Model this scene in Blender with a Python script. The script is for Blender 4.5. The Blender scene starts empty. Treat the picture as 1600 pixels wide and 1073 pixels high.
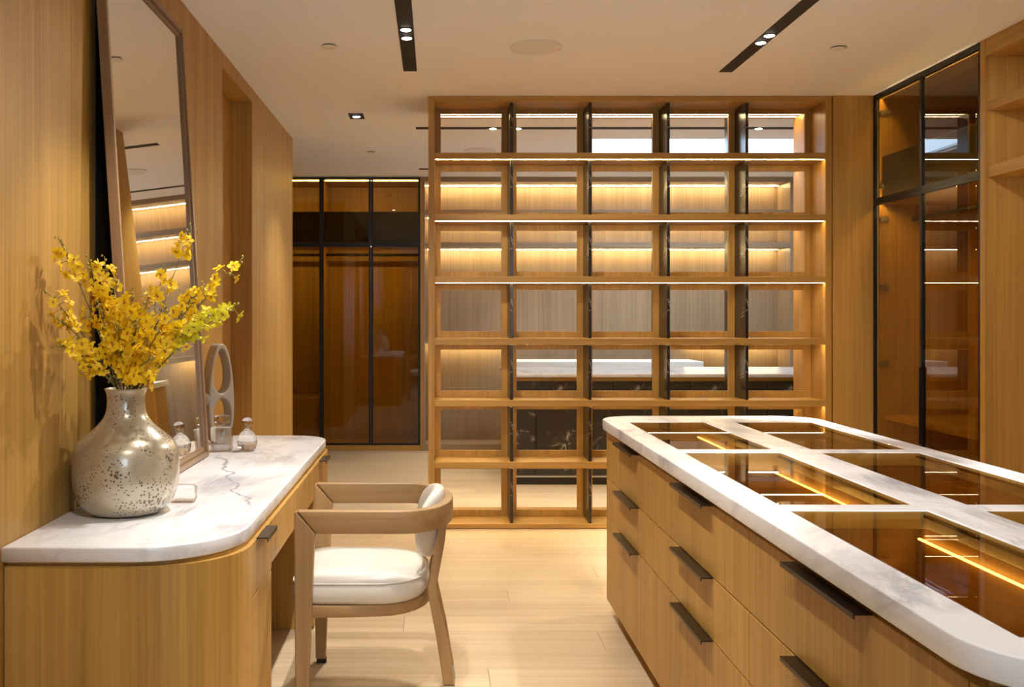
import bpy, bmesh, math, random
from mathutils import Vector, Matrix

random.seed(7)
scene = bpy.context.scene
C = scene.collection
PI = math.pi

# ------------------------------------------------------------------ camera
cam_d = bpy.data.cameras.new('camera')
cam = bpy.data.objects.new('camera', cam_d)
C.objects.link(cam)
cam.location = (0, 0, 1.35)
cam.rotation_euler = (PI / 2, 0, 0)
cam_d.sensor_width = 36
cam_d.lens = 36 * 1540 / 1600
cam_d.shift_x = 119 / 1600
cam_d.shift_y = -42.5 / 1600
cam_d.clip_start = 0.05
scene.camera = cam

# ------------------------------------------------------------------ sky and exposure
world = bpy.data.worlds.new('sky')
scene.world = world
world.use_nodes = True
bg = world.node_tree.nodes['Background']
bg.inputs[0].default_value = (0.64, 0.81, 1.0, 1)
bg.inputs[1].default_value = 4.6
scene.view_settings.view_transform = 'Standard'
scene.view_settings.look = 'None'
scene.view_settings.gamma = 1.0
scene.view_settings.use_curve_mapping = False
scene.view_settings.exposure = 0.88
scene.cycles.max_bounces = 10
scene.cycles.diffuse_bounces = 4
scene.cycles.glossy_bounces = 5
scene.cycles.transmission_bounces = 10
scene.cycles.transparent_max_bounces = 16
scene.cycles.sample_clamp_indirect = 6.0
scene.cycles.caustics_reflective = False
scene.cycles.caustics_refractive = False
scene.cycles.use_denoising = True

SPOT_COL = (1.0, 0.97, 0.925)
SPOT_W = 73.0
LED_COL = (1.0, 0.74, 0.36)
LED_S = 30.0

# room measures (metres)
CEIL = 2.75
WL = -1.13          # left wall face
WR = 2.77           # right wall face
YF = 9.9            # far joinery front
SKY = (1.22, 3.3, 7.79, 9.25)   # skylight x0 x1 y0 y1


# ------------------------------------------------------------------ materials
def new_mat(name):
    m = bpy.data.materials.new(name)
    m.use_nodes = True
    nt = m.node_tree
    b = nt.nodes['Principled BSDF']
    return m, nt, b


def N(nt, typ, **kw):
    n = nt.nodes.new(typ)
    for k, v in kw.items():
        setattr(n, k, v)
    return n


def plain(name, col, rough=0.5, metal=0.0, spec=None):
    m, nt, b = new_mat(name)
    b.inputs['Base Color'].default_value = (*col, 1)
    b.inputs['Roughness'].default_value = rough
    b.inputs['Metallic'].default_value = metal
    if spec is not None:
        b.inputs['Specular IOR Level'].default_value = spec
    nz = N(nt, 'ShaderNodeTexNoise')
    nz.inputs['Scale'].default_value = 60
    mr = N(nt, 'ShaderNodeMapRange')
    mr.inputs['To Min'].default_value = max(0, rough - 0.04)
    mr.inputs['To Max'].default_value = min(1, rough + 0.04)
    nt.links.new(nz.outputs['Fac'], mr.inputs['Value'])
    nt.links.new(mr.outputs[0], b.inputs['Roughness'])
    return m


def coords(nt, scale, rand=6.0):
    tc = N(nt, 'ShaderNodeTexCoord')
    oi = N(nt, 'ShaderNodeObjectInfo')
    mul = N(nt, 'ShaderNodeVectorMath', operation='SCALE')
    mul.inputs[0].default_value = (rand, rand * 1.7, rand * 2.3)
    nt.links.new(oi.outputs['Random'], mul.inputs['Scale'])
    add = N(nt, 'ShaderNodeVectorMath', operation='ADD')
    nt.links.new(tc.outputs['Object'], add.inputs[0])
    nt.links.new(mul.outputs[0], add.inputs[1])
    mp = N(nt, 'ShaderNodeMapping')
    mp.inputs['Scale'].default_value = scale
    nt.links.new(add.outputs[0], mp.inputs['Vector'])
    return mp, add, oi


def wood(name, axis, dark, light, rough=0.42, fine=70, rand=6.0, tone=0.12, spec=0.4):
    """straight-grained veneer, grain along axis"""
    m, nt, b = new_mat(name)
    s = [fine, fine, fine]
    s['xyz'.index(axis)] = fine * 0.014
    mp, add, oi = coords(nt, s, rand)
    n1 = N(nt, 'ShaderNodeTexNoise')
    n1.inputs['Scale'].default_value = 1.0
    n1.inputs['Detail'].default_value = 6
    n1.inputs['Roughness'].default_value = 0.65
    n1.inputs['Distortion'].default_value = 0.25
    nt.links.new(mp.outputs[0], n1.inputs['Vector'])
    s2 = [9, 9, 9]
    s2['xyz'.index(axis)] = 0.25
    mp2 = N(nt, 'ShaderNodeMapping')
    mp2.inputs['Scale'].default_value = s2
    nt.links.new(add.outputs[0], mp2.inputs['Vector'])
    n2 = N(nt, 'ShaderNodeTexNoise')
    n2.inputs['Scale'].default_value = 1.0
    n2.inputs['Detail'].default_value = 3
    nt.links.new(mp2.outputs[0], n2.inputs['Vector'])
    mx = N(nt, 'ShaderNodeMath', operation='MULTIPLY_ADD')
    mx.inputs[1].default_value = 0.62
    nt.links.new(n1.outputs['Fac'], mx.inputs[0])
    m2 = N(nt, 'ShaderNodeMath', operation='MULTIPLY')
    m2.inputs[1].default_value = 0.38
    nt.links.new(n2.outputs['Fac'], m2.inputs[0])
    nt.links.new(m2.outputs[0], mx.inputs[2])
    cr = N(nt, 'ShaderNodeValToRGB')
    cr.color_ramp.elements[0].position = 0.33
    cr.color_ramp.elements[0].color = (*dark, 1)
    cr.color_ramp.elements[1].position = 0.66
    cr.color_ramp.elements[1].color = (*light, 1)
    nt.links.new(mx.outputs[0], cr.inputs['Fac'])
    hsv = N(nt, 'ShaderNodeHueSaturation')
    mr = N(nt, 'ShaderNodeMapRange')
    mr.inputs['To Min'].default_value = 1 - tone
    mr.inputs['To Max'].default_value = 1 + tone
    nt.links.new(oi.outputs['Random'], mr.inputs['Value'])
    nt.links.new(mr.outputs[0], hsv.inputs['Value'])
    nt.links.new(cr.outputs[0], hsv.inputs['Color'])
    nt.links.new(hsv.outputs[0], b.inputs['Base Color'])
    b.inputs['Roughness'].default_value = rough
    b.inputs['Specular IOR Level'].default_value = spec
    bp = N(nt, 'ShaderNodeBump')
    bp.inputs['Strength'].default_value = 0.06
    bp.inputs['Distance'].default_value = 0.002
    nt.links.new(n1.outputs['Fac'], bp.inputs['Height'])
    nt.links.new(bp.outputs[0], b.inputs['Normal'])
    return m


OAK_D, OAK_L = (0.345, 0.180, 0.037), (0.575, 0.325, 0.077)
OAKV = wood('oak_veneer_upright_grain', 'z', OAK_D, OAK_L, tone=0.05)
OAKX = wood('oak_veneer_cross_grain', 'x', OAK_D, OAK_L, tone=0.05)
OAKY = wood('oak_veneer_long_grain', 'y', OAK_D, OAK_L, tone=0.05)
PLANK = wood('oak_floor_boards', 'x', (0.50, 0.36, 0.21), (0.69, 0.535, 0.345), rough=0.36, fine=38, rand=40, tone=0.07)
SMOKEV = wood('smoked_oak_upright_grain', 'z', (0.25, 0.165, 0.098), (0.40, 0.28, 0.172), tone=0.05)
SMOKEX = wood('smoked_oak_cross_grain', 'x', (0.25, 0.165, 0.098), (0.40, 0.28, 0.172), tone=0.05)
BEECH = wood('chair_wood', 'x', (0.30, 0.172, 0.068), (0.44, 0.265, 0.112), rough=0.42, fine=45)
BEECHV = wood('chair_wood_upright', 'z', (0.30, 0.172, 0.068), (0.44, 0.265, 0.112), rough=0.42, fine=45)
WALNUTV = wood('walnut_upright', 'z', (0.20, 0.11, 0.055), (0.38, 0.23, 0.12), rough=0.3, fine=60)
WALNUTY = wood('walnut_long', 'y', (0.20, 0.11, 0.055), (0.38, 0.23, 0.12), rough=0.3, fine=60)
PAINT = plain('ceiling_paint', (0.90, 0.905, 0.92), 0.85)
BLACK = plain('black_metal', (0.012, 0.010, 0.009), 0.35, 0.3)
TRACKBLACK = plain('black_track', (0.006, 0.006, 0.006), 0.6)
BRONZE = plain('dark_bronze', (0.05, 0.036, 0.026), 0.32, 0.8)
DARKPANEL = plain('dark_brown_lacquer', (0.016, 0.010, 0.007), 0.5)
LEATHER = plain('cream_leather', (0.70, 0.655, 0.575), 0.38)
PIPING = plain('cream_piping', (0.66, 0.61, 0.52), 0.45)
STEEL = plain('brushed_steel', (0.45, 0.44, 0.43), 0.3, 0.9)
WHITE = plain('white_plastic', (0.80, 0.77, 0.72), 0.6)
GRILLE = plain('speaker_grille', (0.80, 0.78, 0.76), 0.8)
TAUPE = plain('taupe_stone', (0.36, 0.295, 0.225), 0.5)
STEMG = plain('stem_green', (0.15, 0.13, 0.03), 0.55)
BUDG = plain('bud_green', (0.36, 0.27, 0.04), 0.5)
CURTAIN = plain('white_curtain', (0.75, 0.75, 0.78), 0.9)
PLASTER = plain('plaster', (0.62, 0.56, 0.48), 0.9)
FELT = plain('tray_lining', (0.34, 0.23, 0.12), 0.8)
MIRROR = plain('silvered_glass', (0.93, 0.91, 0.86), 0.01, 1.0)
for n in MIRROR.node_tree.nodes:
    if n.type == 'MAP_RANGE':
        n.inputs['To Min'].default_value = 0.0
        n.inputs['To Max'].default_value = 0.004


def petal_mat(name, a, b_):
    m, nt, b = new_mat(name)
    mp, add, oi = coords(nt, (40, 40, 40))
    nz = N(nt, 'ShaderNodeTexNoise')
    nz.inputs['Scale'].default_value = 1.2
    nt.links.new(mp.outputs[0], nz.inputs['Vector'])
    cr = N(nt, 'ShaderNodeValToRGB')
    cr.color_ramp.elements[0].position = 0.35
    cr.color_ramp.elements[0].color = (*a, 1)
    cr.color_ramp.elements[1].position = 0.65
    cr.color_ramp.elements[1].color = (*b_, 1)
    nt.links.new(nz.outputs['Fac'], cr.inputs['Fac'])
    nt.links.new(cr.outputs[0], b.inputs['Base Color'])
    b.inputs['Roughness'].default_value = 0.5
    tr = N(nt, 'ShaderNodeBsdfTranslucent')
    nt.links.new(cr.outputs[0], tr.inputs['Color'])
    mix = N(nt, 'ShaderNodeMixShader')
    mix.inputs[0].default_value = 0.3
    out = nt.nodes['Material Output']
    nt.links.new(b.outputs[0], mix.inputs[1])
    nt.links.new(tr.outputs[0], mix.inputs[2])
    nt.links.new(mix.outputs[0], out.inputs['Surface'])
    return m


PETAL = petal_mat('yellow_petal', (0.88, 0.54, 0.008), (0.98, 0.76, 0.02))
PETAL_LIME = petal_mat('lime_yellow_petal', (0.66, 0.58, 0.015), (0.85, 0.78, 0.04))
THROAT = plain('petal_throat', (0.36, 0.10, 0.01), 0.6)


def emit(name, col, s):
    m = bpy.data.materials.new(name)
    m.use_nodes = True
    nt = m.node_tree
    nt.nodes.clear()
    e = N(nt, 'ShaderNodeEmission')
    e.inputs[0].default_value = (*col, 1)
    e.inputs[1].default_value = s
    o = N(nt, 'ShaderNodeOutputMaterial')
    nt.links.new(e.outputs[0], o.inputs[0])
    return m


LED = emit('warm_led', LED_COL, LED_S)
LED_SOFT = emit('warm_led_low', LED_COL, 16.0)
LED_REAR = emit('warm_led_rear', (1.0, 0.79, 0.40), 45.0)
LED_WARD = emit('warm_led_wardrobe', (1.0, 0.78, 0.40), 48.0)
LED_ISLAND = emit('warm_led_island', LED_COL, 6.0)
LENS = emit('spot_lens', (1.0, 0.93, 0.82), 14.0)


def tinted_glass(name, tint, ior=1.5, boost=1.0):
    """thin pane: tinted see-through with a mirror-like surface reflection"""
    m = bpy.data.materials.new(name)
    m.use_nodes = True
    nt = m.node_tree
    nt.nodes.clear()
    t = N(nt, 'ShaderNodeBsdfTransparent')
    t.inputs[0].default_value = (*tint, 1)
    g = N(nt, 'ShaderNodeBsdfGlossy')
    g.inputs['Roughness'].default_value = 0.0
    g.inputs['Color'].default_value = (1, 1, 1, 1)
    f = N(nt, 'ShaderNodeFresnel')
    f.inputs['IOR'].default_value = ior
    mu = N(nt, 'ShaderNodeMath', operation='MULTIPLY')
    mu.inputs[1].default_value = boost
    mu.use_clamp = True
    nt.links.new(f.outputs[0], mu.inputs[0])
    mix = N(nt, 'ShaderNodeMixShader')
    o = N(nt, 'ShaderNodeOutputMaterial')
    ge = N(nt, 'ShaderNodeNewGeometry')          # reflect on the outer face of the pane only
    fr = N(nt, 'ShaderNodeMath', operation='SUBTRACT')
    fr.inputs[0].default_value = 1.0
    nt.links.new(ge.outputs['Backfacing'], fr.inputs[1])
    m3 = N(nt, 'ShaderNodeMath', operation='MULTIPLY')
    nt.links.new(mu.outputs[0], m3.inputs[0])
    nt.links.new(fr.outputs[0], m3.inputs[1])
    nt.links.new(m3.outputs[0], mix.inputs[0])
    nt.links.new(t.outputs[0], mix.inputs[1])
    nt.links.new(g.outputs[0], mix.inputs[2])
    nt.links.new(mix.outputs[0], o.inputs[0])
    return m


BRONZEGLASS = tinted_glass('bronze_glass', (0.82, 0.72, 0.42), 1.5, 1.3)
TOPGLASS = tinted_glass('bronze_top_glass', (0.80, 0.66, 0.38), 1.5, 1.0)
CLEARPANE = tinted_glass('clear_pane', (0.95, 0.97, 0.98), 1.4, 0.6)


def crystal_mat():
    m, nt, b = new_mat('crystal')
    b.inputs['Base Color'].default_value = (0.97, 0.97, 0.97, 1)
    b.inputs['Transmission Weight'].default_value = 1.0
    b.inputs['Roughness'].default_value = 0.02
    b.inputs['IOR'].default_value = 1.42
    tr = N(nt, 'ShaderNodeBsdfTransparent')
    mix = N(nt, 'ShaderNodeMixShader')
    mix.inputs[0].default_value = 0.45
    nt.links.new(b.outputs[0], mix.inputs[1])
    nt.links.new(tr.outputs[0], mix.inputs[2])
    nt.links.new(mix.outputs[0], nt.nodes['Material Output'].inputs['Surface'])
    return m


CRYSTAL = crystal_mat()


def marble(name, base, vein, vscale, crack=None, vw=1.0, sparse=0.0, flow=(1.0, 0.35, 1.0), strength=0.55):
    m, nt, b = new_mat(name)
    tc = N(nt, 'ShaderNodeTexCoord')
    mp = N(nt, 'ShaderNodeMapping')
    mp.inputs['Rotation'].default_value = (0, 0, 0.5)
    mp.inputs['Scale'].default_value = flow
    nt.links.new(tc.outputs['Object'], mp.inputs['Vector'])
    fade = None
    for k, (sc, w0, w1, st) in enumerate(((vscale, 0.0, 0.06, strength), (vscale * 2.7, 0.0, 0.035, strength * 0.6))):
        nz = N(nt, 'ShaderNodeTexNoise')
        nz.inputs['Scale'].default_value = sc
        nz.inputs['Detail'].default_value = 8
        nz.inputs['Roughness'].default_value = 0.62
        nz.inputs['Distortion'].default_value = 1.1
        nt.links.new(mp.outputs[0], nz.inputs['Vector'])
        sub = N(nt, 'ShaderNodeMath', operation='SUBTRACT')
        sub.inputs[1].default_value = 0.5
        nt.links.new(nz.outputs['Fac'], sub.inputs[0])
        ab = N(nt, 'ShaderNodeMath', operation='ABSOLUTE')
        nt.links.new(sub.outputs[0], ab.inputs[0])
        mr = N(nt, 'ShaderNodeMapRange')
        mr.inputs['From Min'].default_value = w0
        mr.inputs['From Max'].default_value = w1 * vw
        mr.inputs['To Min'].default_value = st
        mr.inputs['To Max'].default_value = 0.0
        nt.links.new(ab.outputs[0], mr.inputs['Value'])
        # veins come and go
        ms = N(nt, 'ShaderNodeTexNoise')
        ms.inputs['Scale'].default_value = vscale * 1.3 + k
        nt.links.new(tc.outputs['Object'], ms.inputs['Vector'])
        mm = N(nt, 'ShaderNodeMapRange')
        mm.inputs['From Min'].default_value = 0.42 + sparse
        mm.inputs['From Max'].default_value = 0.66 + sparse * 0.6
        nt.links.new(ms.outputs['Fac'], mm.inputs['Value'])
        mu = N(nt, 'ShaderNodeMath', operation='MULTIPLY')
        nt.links.new(mr.outputs[0], mu.inputs[0])
        nt.links.new(mm.outputs[0], mu.inputs[1])
        if fade is None:
            fade = mu
        else:
            mx = N(nt, 'ShaderNodeMath', operation='MAXIMUM')
            nt.links.new(fade.outputs[0], mx.inputs[0])
            nt.links.new(mu.outputs[0], mx.inputs[1])
            fade = mx
    if crack:
        x0, slope, y0, y1 = crack        # one long fissure: x = x0 + slope*y + wiggle, between y0 and y1
        sp = N(nt, 'ShaderNodeSeparateXYZ')
        nt.links.new(tc.outputs['Object'], sp.inputs[0])
        wz = N(nt, 'ShaderNodeTexNoise')
        wz.inputs['Scale'].default_value = 7
        wz.inputs['Detail'].default_value = 4
        nt.links.new(tc.outputs['Object'], wz.inputs['Vector'])
        a1 = N(nt, 'ShaderNodeMath', operation='MULTIPLY_ADD')
        a1.inputs[1].default_value = -slope
        nt.links.new(sp.outputs['Y'], a1.inputs[0])
        nt.links.new(sp.outputs['X'], a1.inputs[2])
        a2 = N(nt, 'ShaderNodeMath', operation='MULTIPLY_ADD')
        a2.inputs[1].default_value = 0.16
        nt.links.new(wz.outputs['Fac'], a2.inputs[0])
        nt.links.new(a1.outputs[0], a2.inputs[2])
        a3 = N(nt, 'ShaderNodeMath', operation='SUBTRACT')
        a3.inputs[1].default_value = x0 + 0.08
        nt.links.new(a2.outputs[0], a3.inputs[0])
        a4 = N(nt, 'ShaderNodeMath', operation='ABSOLUTE')
        nt.links.new(a3.outputs[0], a4.inputs[0])
        cm = N(nt, 'ShaderNodeMapRange')
        cm.inputs['From Min'].default_value = 0.002
        cm.inputs['From Max'].default_value = 0.011
        cm.inputs['To Min'].default_value = 0.8
        cm.inputs['To Max'].default_value = 0.0
        nt.links.new(a4.outputs[0], cm.inputs['Value'])
        g1 = N(nt, 'ShaderNodeMapRange')
        g1.inputs['From Min'].default_value = y0
        g1.inputs['From Max'].default_value = y0 + 0.1
        nt.links.new(sp.outputs['Y'], g1.inputs['Value'])
        g2 = N(nt, 'ShaderNodeMapRange')
        g2.inputs['From Min'].default_value = y1
        g2.inputs['From Max'].default_value = y1 - 0.3
        nt.links.new(sp.outputs['Y'], g2.inputs['Value'])
        p1 = N(nt, 'ShaderNodeMath', operation='MULTIPLY')
        nt.links.new(g1.outputs[0], p1.inputs[0])
        nt.links.new(g2.outputs[0], p1.inputs[1])
        p2 = N(nt, 'ShaderNodeMath', operation='MULTIPLY')
        nt.links.new(cm.outputs[0], p2.inputs[0])
        nt.links.new(p1.outputs[0], p2.inputs[1])
        mx = N(nt, 'ShaderNodeMath', operation='MAXIMUM')
        nt.links.new(fade.outputs[0], mx.inputs[0])
        nt.links.new(p2.outputs[0], mx.inputs[1])
        fade = mx
    mix = N(nt, 'ShaderNodeMix', data_type='RGBA')
    mix.inputs['A'].default_value = (*base, 1)
    mix.inputs['B'].default_value = (*vein, 1)
    nt.links.new(fade.outputs[0], mix.inputs['Factor'])
    nt.links.new(mix.outputs['Result'], b.inputs['Base Color'])
    b.inputs['Roughness'].default_value = 0.22
    return m


MARBLE = marble('white_marble', (0.83, 0.82, 0.82), (0.27, 0.27, 0.30), 2.1, strength=0.75)
MARBLE_DESK = marble('white_marble_fissured', (0.83, 0.82, 0.82), (0.26, 0.26, 0.30), 2.0,
                     crack=(0.045, -0.298, -0.68, 0.62), strength=0.6)
GREYSTONE = marble('grey_veined_stone', (0.46, 0.44, 0.45), (0.16, 0.15, 0.16), 3.0)
NERO = marble('black_marble', (0.018, 0.014, 0.011), (0.62, 0.55, 0.45), 4.0, vw=0.30, sparse=0.10, strength=0.8, flow=(1, 1, 1))


def mercury_mat():
    m, nt, b = new_mat('mercury_glass')
    tc = N(nt, 'ShaderNodeTexCoord')
    vo = N(nt, 'ShaderNodeTexVoronoi')
    vo.inputs['Scale'].default_value = 105
    vo.inputs['Randomness'].default_value = 1.0
    nt.links.new(tc.outputs['Object'], vo.inputs['Vector'])
    nz = N(nt, 'ShaderNodeTexNoise')
    nz.inputs['Scale'].default_value = 11
    nz.inputs['Detail'].default_value = 3
    nt.links.new(tc.outputs['Object'], nz.inputs['Vector'])
    thr = N(nt, 'ShaderNodeMapRange')
    thr.inputs['From Min'].default_value = 0.34
    thr.inputs['From Max'].default_value = 0.70
    thr.inputs['To Min'].default_value = 0.0
    thr.inputs['To Max'].default_value = 0.5
    nt.links.new(nz.outputs['Fac'], thr.inputs['Value'])
    lt = N(nt, 'ShaderNodeMath', operation='LESS_THAN')
    nt.links.new(vo.outputs['Distance'], lt.inputs[0])
    nt.links.new(thr.outputs[0], lt.inputs[1])
    n2 = N(nt, 'ShaderNodeTexNoise')
    n2.inputs['Scale'].default_value = 6
    n2.inputs['Detail'].default_value = 5
    nt.links.new(tc.outputs['Object'], n2.inputs['Vector'])
    cr = N(nt, 'ShaderNodeValToRGB')
    cr.color_ramp.elements[0].position = 0.35
    cr.color_ramp.elements[0].color = (0.37, 0.30, 0.19, 1)
    cr.color_ramp.elements[1].position = 0.68
    cr.color_ramp.elements[1].color = (0.55, 0.48, 0.36, 1)
    nt.links.new(n2.outputs['Fac'], cr.inputs['Fac'])
    mix = N(nt, 'ShaderNodeMix', data_type='RGBA')
    nt.links.new(lt.outputs[0], mix.inputs['Factor'])
    nt.links.new(cr.outputs[0], mix.inputs['A'])
    mix.inputs['B'].default_value = (0.13, 0.10, 0.06, 1)
    nt.links.new(mix.outputs['Result'], b.inputs['Base Color'])
    b.inputs['Metallic'].default_value = 0.3
    b.inputs['Roughness'].default_value = 0.30
    b.inputs['Coat Weight'].default_value = 0.8
    b.inputs['Coat Roughness'].default_value = 0.04
    return m


MERCURY = mercury_mat()

# ------------------------------------------------------------------ building helpers
WLOC = {}
CACHE = {}


def base_loc(parent):
    return WLOC[parent.name] if parent is not None else Vector((0, 0, 0))


def finish(o, parent, loc):
    C.objects.link(o)
    if parent is not None:
        o.parent = parent
    o.location = Vector(loc) - base_loc(parent)
    WLOC[o.name] = Vector(loc)
    return o


def tag(o, label, cat, group=None, kind=None):
    o['label'] = label
    o['category'] = cat
    if group:
        o['group'] = group
    if kind:
        o['kind'] = kind
    return o


def thing(name, loc, label, cat, group=None, kind=None):
    o = bpy.data.objects.new(name, None)
    o.empty_display_size = 0.1
    finish(o, None, loc)
    return tag(o, label, cat, group, kind)


def mesh_obj(name, me, mat, parent, loc):
    if mat is not None and not me.materials:
        me.materials.append(mat)
    o = bpy.data.objects.new(name, me)
    return finish(o, parent, loc)


def bm_done(bm, name, smooth=False):
    bmesh.ops.recalc_face_normals(bm, faces=bm.faces)
    me = bpy.data.meshes.new(name)
    bm.to_mesh(me)
    bm.free()
    if smooth:
        for p in me.polygons:
            p.use_smooth = True
    return me


def bm_box(bm, x0, x1, y0, y1, z0, z1):
    vs = [bm.verts.new((x, y, z)) for x in (x0, x1) for y in (y0, y1) for z in (z0, z1)]
    for f in ((0, 1, 3, 2), (4, 6, 7, 5), (0, 4, 5, 1), (2, 3, 7, 6), (0, 2, 6, 4), (1, 5, 7, 3)):
        bm.faces.new([vs[i] for i in f])
    return vs


def box(name, mat, parent, x0, x1, y0, y1, z0, z1, bev=0.0015):
    """a bevelled board between world limits, origin at its centre; equal boards share a mesh"""
    sx, sy, sz = x1 - x0, y1 - y0, z1 - z0
    key = (round(sx, 4), round(sy, 4), round(sz, 4), bev, mat.name)
    me = CACHE.get(key)
    if me is None:
        bm = bmesh.new()
        bm_box(bm, -sx / 2, sx / 2, -sy / 2, sy / 2, -sz / 2, sz / 2)
        b = min(bev, 0.4 * min(sx, sy, sz))
        if b > 0:
            bmesh.ops.bevel(bm, geom=list(bm.edges), offset=b, segments=1, affect='EDGES')
        me = bm_done(bm, name)
        CACHE[key] = me
    return mesh_obj(name, me, mat, parent, ((x0 + x1) / 2, (y0 + y1) / 2, (z0 + z1) / 2))


def boxes(name, mat, parent, lims, bev=0.0, loc=None):
    """several boxes of one piece in one mesh (limits in world space)"""
    cx = Vector(loc) if loc is not None else Vector(((lims[0][0] + lims[0][1]) / 2, (lims[0][2] + lims[0][3]) / 2, (lims[0][4] + lims[0][5]) / 2))
    bm = bmesh.new()
    for l in lims:
        bm_box(bm, l[0] - cx.x, l[1] - cx.x, l[2] - cx.y, l[3] - cx.y, l[4] - cx.z, l[5] - cx.z)
    if bev:
        bmesh.ops.bevel(bm, geom=list(bm.edges), offset=bev, segments=1, affect='EDGES')
    return mesh_obj(name, bm_done(bm, name), mat, parent, cx)


def lathe_bm(prof, seg=32, closed=False):
    bm = bmesh.new()
    rings = []
    for r, z in prof:
        if r < 1e-6:
            rings.append([bm.verts.new((0, 0, z))])
        else:
            rings.append([bm.verts.new((r * math.cos(2 * PI * k / seg), r * math.sin(2 * PI * k / seg), z)) for k in range(seg)])
    for a, b in zip(rings[:-1], rings[1:]):
        for k in range(seg):
            k2 = (k + 1) % seg
            if len(a) == 1 and len(b) == 1:
                continue
            if len(a) == 1:
                bm.faces.new((a[0], b[k], b[k2]))
            elif len(b) == 1:
                bm.faces.new((a[k], b[0], a[k2]))
            else:
                bm.faces.new((a[k], b[k], b[k2], a[k2]))
    return bm


def lathe(name, mat, parent, loc, prof, seg=32, smooth=True):
    me = bm_done(lathe_bm(prof, seg), name, smooth)
    return mesh_obj(name, me, mat, parent, loc)


def tube_bm(bm, pts, r, seg=6, closed=False):
    pts = [Vector(p) for p in pts]
    n = len(pts)
    rs = r if isinstance(r, (list, tuple)) else [r] * n
    rings = []
    up = Vector((0, 0, 1))
    for i, p in enumerate(pts):
        a = pts[(i - 1) % n] if (closed or i > 0) else p
        b = pts[(i + 1) % n] if (closed or i < n - 1) else p
        t = (b - a).normalized()
        u = t.cross(up)
        if u.length < 1e-4:
            u = t.cross(Vector((1, 0, 0)))
        u.normalize()
        v = t.cross(u).normalized()
        rings.append([bm.verts.new(p + rs[i] * (math.cos(2 * PI * k / seg) * u + math.sin(2 * PI * k / seg) * v)) for k in range(seg)])
    m = n if closed else n - 1
    for i in range(m):
        a, b = rings[i], rings[(i + 1) % n]
        for k in range(seg):
            k2 = (k + 1) % seg
            bm.faces.new((a[k], a[k2], b[k2], b[k]))
    if not closed:
        bm.faces.new(rings[0])
        bm.faces.new(rings[-1][::-1])


def strip_bm(bm, pts, w, z0, z1, shift0=0.0):
    """a flat band standing on edge along pts (xy); w thick; first section may be mitred by shift0 in x"""
    n = len(pts)
    secs = []
    for i, p in enumerate(pts):
        p = Vector((p[0], p[1], 0))
        a = Vector((*pts[max(i - 1, 0)], 0))
        b = Vector((*pts[min(i + 1, n - 1)], 0))
        t = (b - a).normalized()
        nn = Vector((-t.y, t.x, 0))
        sec = []
        for s, z in ((-1, z0), (1, z0), (1, z1), (-1, z1)):
            q = p + nn * (s * w / 2)
            dx = shift0 if (i in (0, n - 1) and z == z0) else 0
            sec.append(bm.verts.new((q.x + dx, q.y, z)))
        secs.append(sec)
    for a, b in zip(secs[:-1], secs[1:]):
        for k in range(4):
            k2 = (k + 1) % 4
            bm.faces.new((a[k], a[k2], b[k2], b[k]))
    bm.faces.new(secs[0])
    bm.faces.new(secs[-1][::-1])


def round_rect(x0, x1, y0, y1, rads, seg=12):
    """outline; rads for corners (x0y0, x1y0, x1y1, x0y1)"""
    pts = []
    for (cx, cy, sx, sy, a0), r in zip(((x0, y0, 1, 1, PI), (x1, y0, -1, 1, 1.5 * PI), (x1, y1, -1, -1, 0), (x0, y1, 1, -1, 0.5 * PI)), rads):
        if r <= 0:
            pts.append((cx, cy))
            continue
        ox, oy = cx + sx * r, cy + sy * r
        for k in range(seg + 1):
            a = a0 + (PI / 2) * k / seg
            pts.append((ox + r * math.cos(a), oy + r * math.sin(a)))
    return pts


def slab(name, mat, parent, loc, outline, holes, z0, z1, bev=0.004, smooth=False):
    """a flat plate with rounded outline and cut-outs; world coordinates"""
    cu = bpy.data.curves.new(name, 'CURVE')
    cu.dimensions = '2D'
    cu.fill_mode = 'BOTH'
    cu.extrude = (z1 - z0) / 2 - bev
    cu.bevel_depth = bev
    cu.bevel_resolution = 1
    cu.offset = -bev
    for ol in [outline] + list(holes):
        sp = cu.splines.new('POLY')
        sp.points.add(len(ol) - 1)
        for p, q in zip(sp.points, ol):
            p.co = (q[0] - loc[0], q[1] - loc[1], 0, 1)
        sp.use_cyclic_u = True
    tmp = bpy.data.objects.new(name + '_outline', cu)
    C.objects.link(tmp)
    dg = bpy.context.evaluated_depsgraph_get()
    me = bpy.data.meshes.new_from_object(tmp.evaluated_get(dg))
    bpy.data.objects.remove(tmp)
    bpy.data.curves.remove(cu)
    me.materials.clear()
    dz = (z0 + z1) / 2 - loc[2]
    for v in me.vertices:
        v.co.z += dz
    return mesh_obj(name, me, mat, parent, loc)


def prism(name, mat, parent, loc, outline, z0, z1, bev=0.0, smooth_sides=True):
    """solid with an xy outline in world space"""
    bm = bmesh.new()
    lo = [bm.verts.new((x - loc[0], y - loc[1], z0 - loc[2])) for x, y in outline]
    hi = [bm.verts.new((x - loc[0], y - loc[1], z1 - loc[2])) for x, y in outline]
    bm.faces.new(lo[::-1])
    bm.faces.new(hi)
    n = len(outline)
    side = []
    for k in range(n):
        side.append(bm.faces.new((lo[k], lo[(k + 1) % n], hi[(k + 1) % n], hi[k])))
    me = bm_done(bm, name)
    return mesh_obj(name, me, mat, parent, loc)


def xz_prism(bm, pts, y0, y1):
    a = [bm.verts.new((x, y0, z)) for x, z in pts]
    b = [bm.verts.new((x, y1, z)) for x, z in pts]
    bm.faces.new(a)
    bm.faces.new(b[::-1])
    n = len(pts)
    for k in range(n):
        bm.faces.new((a[k], b[k], b[(k + 1) % n], a[(k + 1) % n]))


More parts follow.
